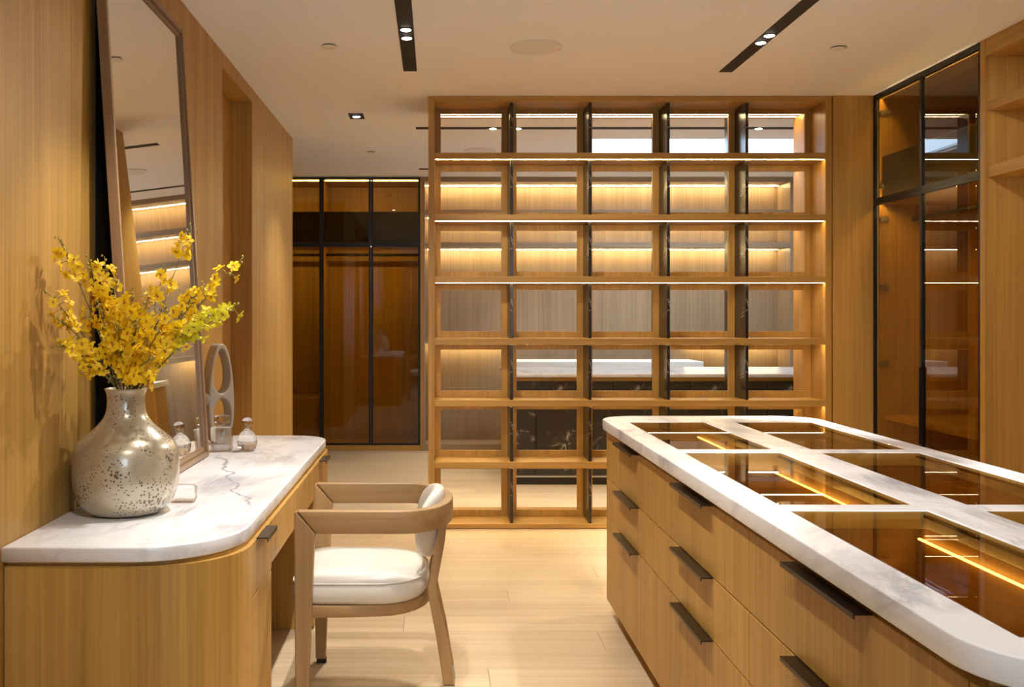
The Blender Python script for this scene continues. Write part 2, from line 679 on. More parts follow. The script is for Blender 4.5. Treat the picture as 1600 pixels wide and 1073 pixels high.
def led(parent, x0, x1, y0, y1, z, th=0.004, mat=None):
    return box('led_strip', mat or LED, parent, x0, x1, y0, y1, z - th, z, 0)


# ================================================================== THE SETTING
X0, X1, Y0, Y1 = -4.2, 3.9, -2.6, 10.75

floor = boxes('floor', plain('subfloor', (0.20, 0.14, 0.08), 0.9), None, [(X0, X1, Y0, Y1, -0.12, -0.016)])
tag(floor, 'pale oak plank floor of the dressing room', 'floor', kind='structure')
pw, pl, gap = 0.22, 2.15, 0.0006
row, y = 0, Y0
while y < Y1 - 0.05:
    off = (row * 0.83 + 0.31) % pl
    xa = X0 - off
    ylo, yhi = y, min(y + pw, Y1)
    xmin = X0 if yhi > 7.7 else -1.36
    while xa < X1:
        a, b = max(xa, xmin), min(xa + pl, X1)
        if b - a > 0.05:
            box('plank', PLANK, floor, a + gap, b - gap, ylo + gap, yhi - gap, -0.016, 0.0, 0.0006)
        xa += pl
    y += pw
    row += 1

sx0, sx1, sy0, sy1 = SKY
ceiling = boxes('ceiling', PAINT, None, [
    (X0, X1, Y0, sy0, CEIL, CEIL + 0.02), (X0, X1, sy1, Y1, CEIL, CEIL + 0.02),
    (X0, sx0, sy0, sy1, CEIL, CEIL + 0.02), (sx1, X1, sy0, sy1, CEIL, CEIL + 0.02)])
tag(ceiling, 'beige painted flat ceiling', 'ceiling', kind='structure')
w1 = thing('window_1', ((sx0 + sx1) / 2, (sy0 + sy1) / 2, CEIL), 'bright skylight opening seen through the top row of the open shelf', 'window', kind='structure')
boxes('window_frame', PAINT, w1, [
    (sx0 - 0.02, sx0 + 0.02, sy0 - 0.02, sy1 + 0.02, CEIL + 0.020, CEIL + 0.04), (sx1 - 0.02, sx1 + 0.02, sy0 - 0.02, sy1 + 0.02, CEIL + 0.020, CEIL + 0.04),
    (sx0, sx1, sy0 - 0.02, sy0 + 0.02, CEIL + 0.020, CEIL + 0.04), (sx0, sx1, sy1 - 0.02, sy1 + 0.02, CEIL + 0.020, CEIL + 0.04)], loc=WLOC[w1.name])
box('pane', CLEARPANE, w1, sx0 + 0.02, sx1 - 0.02, sy0 + 0.02, sy1 - 0.02, CEIL + 0.027, CEIL + 0.033, 0)

# left wall with the recessed door
DY0, DY1, DZ = 5.22, 6.06, 2.668
LWE = 7.77
wl = boxes('wall_left', OAKV, None, [
    (WL - 0.22, WL, Y0, DY0, 0, CEIL), (WL - 0.22, WL, DY1, LWE, 0, CEIL), (WL - 0.22, WL, DY0, DY1, DZ, CEIL)])
tag(wl, 'oak veneer wall behind the vanity with fine upright grain', 'wall', kind='structure')
door = thing('door_1', (WL - 0.15, (DY0 + DY1) / 2, 0), 'flush oak door set back in the left wall', 'door', kind='structure')
box('door_leaf', OAKV, door, WL - 0.19, WL - 0.13, DY0 + 0.003, DY1 - 0.003, 0.005, DZ - 0.003)
box('lock_plate', BLACK, door, WL - 0.131, WL - 0.118, DY1 - 0.070, DY1 - 0.032, 0.92, 1.0, 0.002)
wp = boxes('wall_passage', OAKX, None, [(X0, WL - 0.22, LWE - 0.12, LWE, 0, CEIL)])
tag(wp, 'oak wall turning the corner behind the left wall', 'wall', kind='structure')
ww = boxes('wall_side', PLASTER, None, [(X0 - 0.12, X0, Y0, Y1, 0, CEIL)])
tag(ww, 'plain plaster wall at the far left end of the rear room', 'wall', kind='structure')
wf = boxes('wall_far', PLASTER, None, [(X0, X1, Y1 - 0.1, Y1, 0, CEIL)])
tag(wf, 'plain wall behind the rear joinery', 'wall', kind='structure')
wr = boxes('wall_right', PLASTER, None, [(X1 - 0.12, X1, Y0, Y1, 0, CEIL)])
tag(wr, 'plain wall behind the right hand wardrobe', 'wall', kind='structure')
# wall behind the camera, with a curtained window
bx0, bx1, bz0, bz1 = -0.1, 1.2, 0.85, 2.45
wb = boxes('wall_back', OAKV, None, [
    (WL - 0.22, bx0, Y0, Y0 + 0.15, 0, CEIL), (bx1, X1 - 0.12, Y0, Y0 + 0.15, 0, CEIL),
    (bx0, bx1, Y0, Y0 + 0.15, 0, bz0), (bx0, bx1, Y0, Y0 + 0.15, bz1, CEIL)])
tag(wb, 'oak wall opposite the open shelf', 'wall', kind='structure')
w2 = thing('window_2', ((bx0 + bx1) / 2, Y0 + 0.07, bz0), 'wide window opposite the shelf, mirrored in the vase', 'window', kind='structure')
boxes('window_frame', BLACK, w2, [
    (bx0, bx0 + 0.05, Y0 + 0.04, Y0 + 0.1, bz0, bz1), (bx1 - 0.05, bx1, Y0 + 0.04, Y0 + 0.1, bz0, bz1),
    (bx0 + 0.05, bx1 - 0.05, Y0 + 0.04, Y0 + 0.1, bz0, bz0 + 0.05), (bx0 + 0.05, bx1 - 0.05, Y0 + 0.04, Y0 + 0.1, bz1 - 0.05, bz1),
    (0.53, 0.57, Y0 + 0.04, Y0 + 0.1, bz0 + 0.05, bz1 - 0.05)], loc=WLOC[w2.name])
for a, b in ((bx0 + 0.05, 0.53), (0.57, bx1 - 0.05)):
    box('pane', CLEARPANE, w2, a, b, Y0 + 0.066, Y0 + 0.072, bz0 + 0.05, bz1 - 0.05, 0)


def curtain(xa, xb, label):
    bm = bmesh.new()
    n = 48
    cx, cy = (xa + xb) / 2, Y0 + 0.25
    lo, hi = [], []
    for k in range(n + 1):
        x = xa + (xb - xa) * k / n - cx
        yv = 0.035 * math.sin(k * 2 * PI / 6)
        lo.append(bm.verts.new((x, yv, 0.03)))
        hi.append(bm.verts.new((x, yv * 0.7, 2.62)))
    for k in range(n):
        bm.faces.new((lo[k], lo[k + 1], hi[k + 1], hi[k]))
    me = bm_done(bm, 'curtain', True)
    o = mesh_obj('curtain', me, CURTAIN, None, (cx, cy, 0))
    sm = o.modifiers.new('cloth_thickness', 'SOLIDIFY')
    sm.thickness = 0.004
    tag(o, label, 'curtain')


curtain(-0.75, -0.12, 'white pleated curtain by the window nearest the vanity wall')

# right infill panel between open shelf and wardrobe
t1 = boxes('trim_1', OAKV, None, [(2.522, WR + 0.02, 6.25, 6.30, 0, CEIL)])
tag(t1, 'narrow upright oak panel between open shelf and glass wardrobe', 'panel', kind='structure')
# the flat oak wall nearer the camera on the right
t2 = boxes('trim_2', OAKV, None, [(WR, WR + 0.05, Y0 + 0.15, 2.2, 0, CEIL)])
tag(t2, 'flat oak panelling on the right wall beside the island', 'panel', kind='structure')

# ================================================================== OPEN SHELF (room divider)
SY0, SYM, SY1 = 6.26, 6.50, 6.82
SXL, SXR = -0.047, 2.515
shelf = thing('open_shelf', ((SXL + SXR) / 2, (SY0 + SY1) / 2, 0), 'floor to ceiling oak lattice shelf with lit boards and black marble fins', 'shelf')
box('upright', OAKV, shelf, SXL, SXL + 0.039, SY0, SY1, 0, CEIL - 0.001)
box('upright', OAKV, shelf, SXR - 0.041, SXR, SY0, SY1, 0, CEIL - 0.001)
ix0, ix1 = SXL + 0.039, SXR - 0.041
TH = 0.04
tops = [0.031 + 0.393 * k for k in range(7)]          # board tops
boards = []
for k, zt in enumerate(tops):
    z0 = zt - TH if k else 0.004
    o = box('shelf_board', OAKX, shelf, ix0, ix1, SY0 + 0.002, SY1 - 0.002, z0, zt)
    boards.append((z0, zt))
o = box('shelf_board', OAKX, shelf, ix0, ix1, SY0 + 0.002, SY1 - 0.002, CEIL - 0.034, CEIL - 0.001)
boards.append((CEIL - 0.034, CEIL))
for k in range(1, 8):
    zb = boards[k][0]
    if k < 7:
        th = 0.0018 if k > 3 else 0.0006
        ys = SY0 + (0.010 if k > 3 else 0.024)
        led(shelf, ix0 + 0.006, ix1 - 0.006, ys, ys + 0.011, zb, th)
    else:
        led(shelf, ix0 + 0.006, ix1 - 0.006, SYM + 0.155, SYM + 0.163, zb)
    led(shelf, ix0 + 0.006, ix1 - 0.006, SY1 - 0.075, SY1 - 0.064, zb, 0.001)
cw = (ix1 - ix0 - 4 * 0.019) / 5
cells_x = []
for c in range(5):
    a = ix0 + c * (cw + 0.019)
    cells_x.append((a, a + cw))
for r in range(7):
    zb, zt = boards[r][1], boards[r + 1][0]
    for c in range(5):
        a, b = cells_x[c]
        # cell frame: a flat picture frame halfway through the depth
        fr, ft = 0.04, (0.028 if r == 6 else 0.04)
        key = ('frame', round(b - a, 4), round(zt - zb, 3))
        me = CACHE.get(key)
        w2_, h2_ = (b - a) / 2 - 0.0005, (zt - zb) / 2 - 0.0005
        if me is None:
            bm = bmesh.new()
            d = 0.013
            bm_box(bm, -w2_, -w2_ + fr, -d, d, -h2_, h2_)
            bm_box(bm, w2_ - fr, w2_, -d, d, -h2_, h2_)
            bm_box(bm, -w2_ + fr, w2_ - fr, -d, d, -h2_, -h2_ + fr)
            bm_box(bm, -w2_ + fr, w2_ - fr, -d, d, h2_ - ft, h2_)
            me = bm_done(bm, 'cell_frame')
            CACHE[key] = me
        mesh_obj('cell_frame', me, OAKV, shelf, ((a + b) / 2, SYM + 0.02, (zb + zt) / 2))
        if c < 4:
            box('fin', NERO, shelf, b, b + 0.019, SY0 + 0.022, SYM + 0.001, zb, zt - 0.005)
            box('fin', NERO, shelf, b, b + 0.019, SYM + 0.039, SY1 - 0.08, zb, zt - 0.005)

# ================================================================== ISLAND
IL, IR = 0.768, 1.697
IYA, IYB = 1.42, 4.415
IC = ((IL + IR) / 2, (IYA + IYB) / 2, 0)
isl = thing('island_cabinet', IC, 'long oak drawer island under the white marble top, black pulls', 'cabinet')
out = round_rect(IL + 0.012, IR - 0.012, IYA - 0.115, IYB + 0.115, (0.11,) * 4, 8)
prism('plinth', OAKX, isl, IC, round_rect(IL + 0.05, IR - 0.05, IYA - 0.07, IYB + 0.07, (0.08,) * 4, 6), 0, 0.081)
# ends: rounded panels
for s, ya, yb in ((1, IYB, IYB + 0.125), (-1, IYA - 0.125, IYA)):
    R = 0.12
    if s > 0:
        ol = round_rect(IL, IR, ya + 0.003, yb, (0, 0, R, R), 10)
    else:
        ol = round_rect(IL, IR, ya, yb - 0.003, (R, R, 0, 0), 10)
    prism('end_panel', OAKV, isl, IC, ol, 0.08, 0.825)
prism('carcass', OAKX, isl, IC, [(IL + 0.022, IYA), (IR - 0.022, IYA), (IR - 0.022, IYB), (IL + 0.022, IYB)], 0.081, 0.70)
boxes('top_rail', OAKY, isl, [
    (IL + 0.018, IL + 0.045, IYA - 0.02, IYB + 0.02, 0.70, 0.8455), (IR - 0.045, IR - 0.018, IYA - 0.02, IYB + 0.02, 0.70, 0.8455),
    (IL + 0.045, IR - 0.045, IYA - 0.02, IYA + 0.01, 0.70, 0.8455), (IL + 0.045, IR - 0.045, IYB - 0.01, IYB + 0.02, 0.70, 0.8455)], loc=IC)
# trays seen through the glass
box('tray_partition', OAKY, isl, 1.17, 1.30, IYA + 0.012, IYB - 0.012, 0.701, 0.8450)
DLEN = (IYB - IYA) / 3
for k in (1, 2):
    yy = IYA + DLEN * k
    for a, b in ((IL + 0.046, 1.169), (1.301, IR - 0.046)):
        box('tray_partition', OAKX, isl, a, b, yy - 0.02, yy + 0.02, 0.701, 0.8450)
for k in range(3):
    ya, yb = IYA + DLEN * k + 0.022, IYA + DLEN * (k + 1) - 0.022
    if k == 0:
        ya += 0.0
    for a, b, ledx in ((IL + 0.047, 1.168, 1.160), (1.302, IR - 0.047, 1.3095)):
        box('tray_lining', FELT, isl, a, b, ya, yb, 0.7005, 0.706)
        box('led_strip', LED_ISLAND, isl, ledx - 0.003, ledx + 0.003, ya + 0.03, yb - 0.03, 0.814, 0.818, 0)
ZR = ((0.6265, 0.825), (0.4515, 0.6235), (0.081, 0.4485))
for side, xf in ((-1, IL), (1, IR)):
    for k in range(3):
        ya, yb = IYA + DLEN * k, IYA + DLEN * (k + 1)
        for z0, z1 in ZR:
            xa, xb = (xf, xf + 0.02) if side < 0 else (xf - 0.02, xf)
            d = box('drawer', OAKV, isl, xa, xb, ya + 0.0018, yb - 0.0018, z0, z1, 0.0015)
            ym = (ya + yb) / 2
            px = xf + side * 0.034
            boxes('pull_handle', BRONZE, d, [
                (min(px, xf), max(px, xf), ym - 0.185, ym + 0.185, z1 - 0.0015, z1 + 0.0018),
                (min(px, px - side * 0.003), max(px, px - side * 0.003), ym - 0.185, ym + 0.185, z1 - 0.008, z1 - 0.0015)])

MX0, MX1, MY0, MY1 = 0.745, 1.72, 1.27, 4.555
glx = ((0.839, 1.166), (1.300, 1.632))
gly = ((1.415, 2.335), (2.41, 3.33), (3.41, 4.29))
holes = [[(a, c), (b, c), (b, d), (a, d)] for a, b in glx for c, d in gly]
itop = slab('island_worktop', MARBLE, None, ((MX0 + MX1) / 2, (MY0 + MY1) / 2, 0.846), round_rect(MX0, MX1, MY0, MY1, (0.17,) * 4, 14), holes, 0.846, 0.89, 0.003)
tag(itop, 'white veined marble worktop with rounded corners and six glass inlays', 'worktop')
for a, b in glx:
    for c, d in gly:
        box('glass_inlay', TOPGLASS, itop, a + 0.0035, b - 0.0035, c + 0.0035, d - 0.0035, 0.881, 0.8885, 0)
        boxes('inlay_ledge', BRONZE, itop, [
            (a + 0.0032, a + 0.012, c + 0.0035, d - 0.0035, 0.874, 0.8805), (b - 0.012, b - 0.0032, c + 0.0035, d - 0.0035, 0.874, 0.8805)])

# ================================================================== VANITY
VX = -0.527         # cabinet front
VY0, VY1 = 2.575, 4.955
VR0, VR1 = 0.26, 0.17
MZ0, MZ1 = 0.709, 0.75
vtop = slab('vanity_worktop', MARBLE_DESK, None, (-0.83, 3.76, MZ0), round_rect(WL + 0.001, -0.536, 2.56, 4.97, (0, VR0 + 0.01, VR1 + 0.01, 0), 16), [], MZ0, MZ1, 0.005)
tag(vtop, 'white marble vanity top with a dark grey fissure and rounded corners', 'worktop')
PY0, PY1 = 3.16, 4.25   # knee space


VLOC = ((WL + VX) / 2, 3.76, 0)
van = thing('vanity_desk', VLOC, 'built in oak vanity with curved ends and black pulls under a marble top', 'desk')


def pedestal(ya, yb, near):
    if near:
        dy0, dy1 = ya + 0.23, yb
        ol = [(WL + 0.003, ya)] + round_rect(WL, VX, ya, yb, (0, VR0 - 0.03, 0, 0), 16)[1:-2]
        ol += [(VX, dy0 - 0.0), (VX - 0.021, dy0), (VX - 0.021, yb), (WL + 0.003, yb)]
    else:
        dy0, dy1 = ya, yb - 0.16
        ol = [(WL + 0.003, ya), (VX - 0.021, ya), (VX - 0.021, dy1), (VX, dy1)]
        ol += round_rect(WL, VX, ya, yb, (0, 0, VR1 - 0.012, 0), 12)[2:-1] + [(WL + 0.003, yb)]
    prism('curved_body', OAKV, van, VLOC, ol, 0.001, 0.698)
    ins = 0.014
    if near:
        o2 = [(WL + 0.003, ya + ins)] + round_rect(WL, VX - ins, ya + ins, yb, (0, VR0 - 0.03, 0, 0), 16)[1:-2] + [(VX - ins, yb), (WL + 0.003, yb)]
    else:
        o2 = [(WL + 0.003, ya), (VX - ins, ya)] + round_rect(WL, VX - ins, ya, yb - ins, (0, 0, VR1 - 0.02, 0), 12)[2:-1] + [(WL + 0.003, yb - ins)]
    prism('shadow_rail', OAKX, van, VLOC, o2, 0.698, MZ0 - 0.0005)
    d = box('drawer', OAKV, van, VX - 0.02, VX, dy0 + 0.0015, dy1 - 0.0015, 0.541, 0.698)
    ym = (dy0 + dy1) / 2
    boxes('pull_handle', BRONZE, d, [(VX, VX + 0.034, ym - 0.085, ym + 0.085, 0.6962, 0.6995), (VX + 0.031, VX + 0.034, ym - 0.085, ym + 0.085, 0.687, 0.6962)])
    box('door_panel', OAKV, van, VX - 0.02, VX, dy0 + 0.0015, dy1 - 0.0015, 0.012, 0.538)


pedestal(VY0, PY0, True)
pedestal(PY1, VY1, False)
kd = box('knee_drawer', OAKV, van, VX - 0.02, VX, PY0 + 0.0015, PY1 - 0.0015, 0.558, 0.698)
box('drawer_box', OAKY, kd, WL + 0.05, VX - 0.021, PY0 + 0.003, PY1 - 0.003, 0.585, 0.6975)
box('shadow_rail', OAKY, van, WL + 0.05, VX - 0.014, PY0 + 0.001, PY1 - 0.001, 0.698, MZ0 - 0.0005)
box('knee_panel', OAKV, van, WL + 0.001, WL + 0.03, PY0 + 0.001, PY1 - 0.001, 0.0005, 0.69)

# ================================================================== ARMCHAIR
CY = 3.58
ch = thing('armchair', (-0.2, CY, 0), 'bentwood armchair with cream leather seat pulled up to the vanity', 'chair')


def chair_part(name, bm, mat, smooth=False, parent=None, sub=0):
    me = bm_done(bm, name, smooth)
    o = mesh_obj(name, me, mat, parent or ch, (0, CY, 0))
    if sub:
        m = o.modifiers.new('round', 'SUBSURF')
        m.levels = m.render_levels = sub
    return o


def bevel_mod(o, w=0.004, seg=2):
    m = o.modifiers.new('soft_edge', 'BEVEL')
    m.width = w
    m.segments = seg
    m.limit_method = 'ANGLE'
    m.angle_limit = math.radians(40)


AZ0, AZ1 = 0.622, 0.70
path = []
for xx in (-0.466, -0.36, -0.24, -0.16, -0.12):
    path.append((xx, -0.272))
for k in range(1, 24):
    a = -PI / 2 + PI * k / 24
    path.append((-0.12 + 0.165 * math.cos(a) ** 0.9, 0.272 * math.sin(a)))
for xx in (-0.12, -0.16, -0.24, -0.36, -0.466):
    path.append((xx, 0.272))
bm = bmesh.new()
strip_bm(bm, path, 0.034, AZ0, AZ1, 0.067)
o = chair_part('arm_hoop', bm, BEECH, True)
bevel_mod(o, 0.006, 3)
for s in (-1, 1):
    bm = bmesh.new()
    pts = [(-0.4690, 0.699), (-0.4012, 0.621), (-0.406, 0.60), (-0.430, 0.016), (-0.468, 0.016), (-0.4725, 0.35), (-0.4735, 0.692)]
    xz_prism(bm, pts, s * 0.272 - 0.017, s * 0.272 + 0.017)
    o = chair_part('front_leg', bm, BEECHV)
    bevel_mod(o, 0.004, 2)
    bm = bmesh.new()
    bm_box(bm, -0.464, -0.427, s * 0.272 - 0.014, s * 0.272 + 0.014, 0.0, 0.017)
    chair_part('glide', bm, BLACK, False, o)
for s in (-1, 1):
    bm = bmesh.new()
    ctr = [(0.047, 0.055, 0.020), (0.020, 0.22, 0.0185), (-0.006, 0.345, 0.0165), (-0.014, 0.40, 0.0155), (0.000, 0.47, 0.0155), (0.018, 0.56, 0.014), (0.030, 0.66, 0.013)]
    L = [(x - w, z) for x, z, w in ctr]
    Rr = [(x + w, z) for x, z, w in ctr]
    xz_prism(bm, L + Rr[::-1], s * 0.105 - 0.016, s * 0.105 + 0.016)
    o = chair_part('rear_leg', bm, BEECHV)
    bevel_mod(o, 0.004, 2)
    bm = bmesh.new()
    xz_prism(bm, [(0.0285, 0.054), (0.0665, 0.054), (0.073, 0.001), (0.036, 0.001)], s * 0.105 - 0.015, s * 0.105 + 0.015)
    chair_part('ferrule', bm, STEEL, False, o)


def seat_outline(grow=0.0, n=56):
    pts = []
    xf, xc, b, a = -0.488, -0.235, 0.254, 0.205
    for k in range(n):
        t = 2 * PI * k / n
        c, s = math.cos(t), math.sin(t)
        if c >= 0:
            e = 2 / 2.5
            x = xc + (a + grow) * abs(c) ** e
            y_ = (b + grow) * math.copysign(abs(s) ** e, s)
        else:
            e = 2 / 9.0
            x = xc - (xc - xf + grow) * abs(c) ** e
            y_ = (b + grow) * math.copysign(abs(s) ** e, s)
        pts.append((x, y_))
    return pts


bm = bmesh.new()
rings = []
for g, z in ((-0.03, 0.374), (-0.006, 0.376), (0.004, 0.39), (0.007, 0.415), (0.003, 0.440), (-0.006, 0.451), (-0.035, 0.462), (-0.09, 0.472), (-0.15, 0.477), (-0.19, 0.478)):
    rings.append([bm.verts.new((x, y_, z)) for x, y_ in seat_outline(g)])
for a, b in zip(rings[:-1], rings[1:]):
    for k in range(len(a)):
        bm.faces.new((a[k], a[(k + 1) % len(a)], b[(k + 1) % len(a)], b[k]))
bm.faces.new(rings[0][::-1])
bm.faces.new(rings[-1])
seat = chair_part('seat_cushion', bm, LEATHER, True)
bm = bmesh.new()
tube_bm(bm, [(x, y_, 0.446) for x, y_ in seat_outline(0.003)], 0.003, 6, True)
chair_part('piping', bm, PIPING, True, seat)
# seat rail: a hoop under the cushion
rp = [(-0.425, -0.245), (-0.30, -0.243), (-0.20, -0.232)]
rp += [(-0.20 + 0.17 * math.cos(-PI / 2 + PI * k / 12), 0.232 * math.sin(-PI / 2 + PI * k / 12)) for k in range(1, 12)]
rp += [(-0.20, 0.232), (-0.30, 0.243), (-0.425, 0.245)]
bm = bmesh.new()
strip_bm(bm, rp, 0.026, 0.333, 0.3735)
o = chair_part('seat_rail', bm, BEECH, True)
bevel_mod(o, 0.003, 2)
bm = bmesh.new()
bm_box(bm, -0.452, -0.426, -0.253, 0.253, 0.335, 0.3735)
o = chair_part('front_rail', bm, BEECH)
bevel_mod(o, 0.003, 2)
# back pad: a curved oval cushion
bm = bmesh.new()
nu, nv = 28, 14
grid = []
tilt = 0.16
for i in range(nv + 1):
    ph = -PI / 2 + PI * i / nv
    ring = []
    for j in range(nu):
        th = 2 * PI * j / nu
        lx = 0.036 * math.copysign(abs(math.cos(th)) ** 0.8, math.cos(th)) * math.cos(ph) ** 0.6
        ly = 0.19 * math.sin(th) * math.cos(ph) ** 0.8
        lz = 0.125 * math.copysign(abs(math.sin(ph)) ** 0.9, math.sin(ph))
        lx -= 1.5 * ly * ly
        x = -0.008 + lx * math.cos(tilt) + lz * math.sin(tilt)
        z = 0.612 + lz * math.cos(tilt) - lx * math.sin(tilt)
        ring.append(bm.verts.new((x, ly, z)))
    grid.append(ring)
for a, b in zip(grid[:-1], grid[1:]):
    for j in range(nu):
        bm.faces.new((a[j], a[(j + 1) % nu], b[(j + 1) % nu], b[j]))
bmesh.ops.remove_doubles(bm, verts=bm.verts, dist=1e-4)
pad = chair_part('back_pad', bm, LEATHER, True)
bm = bmesh.new()
bm_box(bm, 0.020, 0.035, -0.06, 0.06, 0.60, 0.69)
chair_part('back_bracket', bm, BEECH)

# ================================================================== LEANING MIRROR
mr_ = thing('leaning_mirror', (-0.972, 3.715, 0.7535), 'tall walnut framed mirror leaning on the wall over the vanity', 'mirror')
mr_.rotation_euler = (0, -math.radians(3.5), 0)
MW, MH, FW = 0.515, 1.83, 0.045


def mirror_part(name, mat, lims):
    cx = Vector(((lims[0][0] + lims[0][1]) / 2, (lims[0][2] + lims[0][3]) / 2, (lims[0][4] + lims[0][5]) / 2))
    bm = bmesh.new()
    for l in lims:
        bm_box(bm, l[0] - cx.x, l[1] - cx.x, l[2] - cx.y, l[3] - cx.y, l[4] - cx.z, l[5] - cx.z)
    bmesh.ops.bevel(bm, geom=list(bm.edges), offset=0.0025, segments=2, affect='EDGES')
    me = bm_done(bm, name)
    me.materials.append(mat)
    o = bpy.data.objects.new(name, me)
    C.objects.link(o)
    o.parent = mr_
    o.location = cx
    return o


for s in (-1, 1):
    a, b = sorted((s * MW, s * (MW - 0.022)))
    c, d = sorted((s * (MW - 0.022), s * (MW - FW)))
    mirror_part('side_rail', WALNUTV, [(-0.032, 0.0, a, b, 0.0, MH), (-0.032, -0.010, c, d, 0.022, MH - 0.022)])
for z0, z1, z2, z3 in ((0.0, 0.022, 0.022, FW), (MH - 0.022, MH, MH - FW, MH - 0.022)):
    mirror_part('cross_rail', WALNUTY, [(-0.032, 0.0, -MW + 0.022, MW - 0.022, z0, z1), (-0.032, -0.010, -MW + FW, MW - FW, z2, z3)])
bm = bmesh.new()
g = bm_box(bm, -0.022, -0.016, -MW + FW, MW - FW, FW, MH - FW)
me = bm_done(bm, 'mirror_glass')
me.materials.append(MIRROR)
o = bpy.data.objects.new('mirror_glass', me)
C.objects.link(o)
o.parent = mr_
mirror_part('back_board', BLACK, [(-0.036, -0.024, -MW + 0.01, MW - 0.01, 0.01, MH - 0.01)])

wpn = boxes('gap_shade_panel', DARKPANEL, None, [(WL + 0.0003, WL + 0.004, 3.265, 4.15, MZ1 + 0.001, 2.48)])  # dark sheet added to deepen the shade in the gap behind the mirror
tag(wpn, 'black panel added to deepen the shade on the oak wall behind the leaning mirror', 'panel', kind='structure')

# ================================================================== VASE AND FLOWERS
VC = Vector((-0.949, 3.02, 0.751))
pm = 1 / 510.0
prof_px = [(0, 812), (46, 812), (54, 808), (63, 801), (71, 791), (77, 778), (80.5, 762), (81.5, 742), (81, 722), (79, 709), (74, 698), (64, 688), (52, 679), (41, 669), (33, 658), (29.5, 648), (28.5, 636), (28.5, 626), (30.5, 618), (33, 613.5)]
H = lambda y_: (809 - y_) * pm * 0.985
prof = [(r * pm, max(0.0, H(y_))) for r, y_ in prof_px]
inner = [(max(r - 0.005, 0.0), z + 0.002) for r, z in prof[4:]][::-1]
prof = prof + [(prof[-1][0] - 0.002, prof[-1][1] + 0.002)] + inner + [(0.09, 0.02), (0, 0.018)]
vase = lathe('vase', MERCURY, None, VC, prof, 56)
tag(vase, 'speckled silver mercury glass vase holding yellow orchids', 'vase')
sm = vase.modifiers.new('round', 'SUBSURF')
sm.levels = sm.render_levels = 1
VTOP = VC.z + H(613.5)


def flower_mesh(seed, mat):
    rnd = random.Random(seed)
    bm = bmesh.new()

    def petal(ang, ln, wd, bend, mi=0, z=0.0):
        ca, sa = math.cos(ang), math.sin(ang)
        rows = []
        for t, w in ((0.08, 0.25), (0.4, 0.9), (0.72, 1.0), (1.0, 0.25)):
            zz = z + bend * t * t * ln + 0.1 * ln * t
            r = []
            for s in (-1, 0, 1):
                u, v = ln * t, s * wd * w * 0.5
                cz = zz + (0.12 * wd if s else 0)
                r.append(bm.verts.new((ca * u - sa * v, sa * u + ca * v, cz)))
            rows.append(r)
        for a, b in zip(rows[:-1], rows[1:]):
            for k in (0, 1):
                f = bm.faces.new((a[k], a[k + 1], b[k + 1], b[k]))
                f.material_index = mi

    for k in range(5):
        if k == 0:
            continue
        petal(-PI / 2 + 2 * PI * k / 5 + rnd.uniform(-.15, .15), rnd.uniform(.7, 1.1), rnd.uniform(.40, .72), rnd.uniform(-.45, .6))
    for s in (-1, 1):        # two-lobed lip
        petal(-PI / 2 + s * 0.42, 1.12, 0.85, rnd.uniform(-.35, .05), 0, 0.05)
    petal(-PI / 2, 0.32, 0.3, 0.3, 1, 0.14)
    petal(PI / 2, 0.22, 0.22, 0.5, 1, 0.14)
    me = bm_done(bm, 'flower', True)
    me.materials.append(mat)
    me.materials.append(THROAT)
    return me


FLOWERS = [flower_mesh(k, PETAL) for k in range(6)]
LIMES = [flower_mesh(k + 20, PETAL_LIME) for k in range(3)]


def pix(px, py, Y):
    return Vector(((px - 681) * Y / 1540, Y, 1.35 - (py - 494) * Y / 1540))


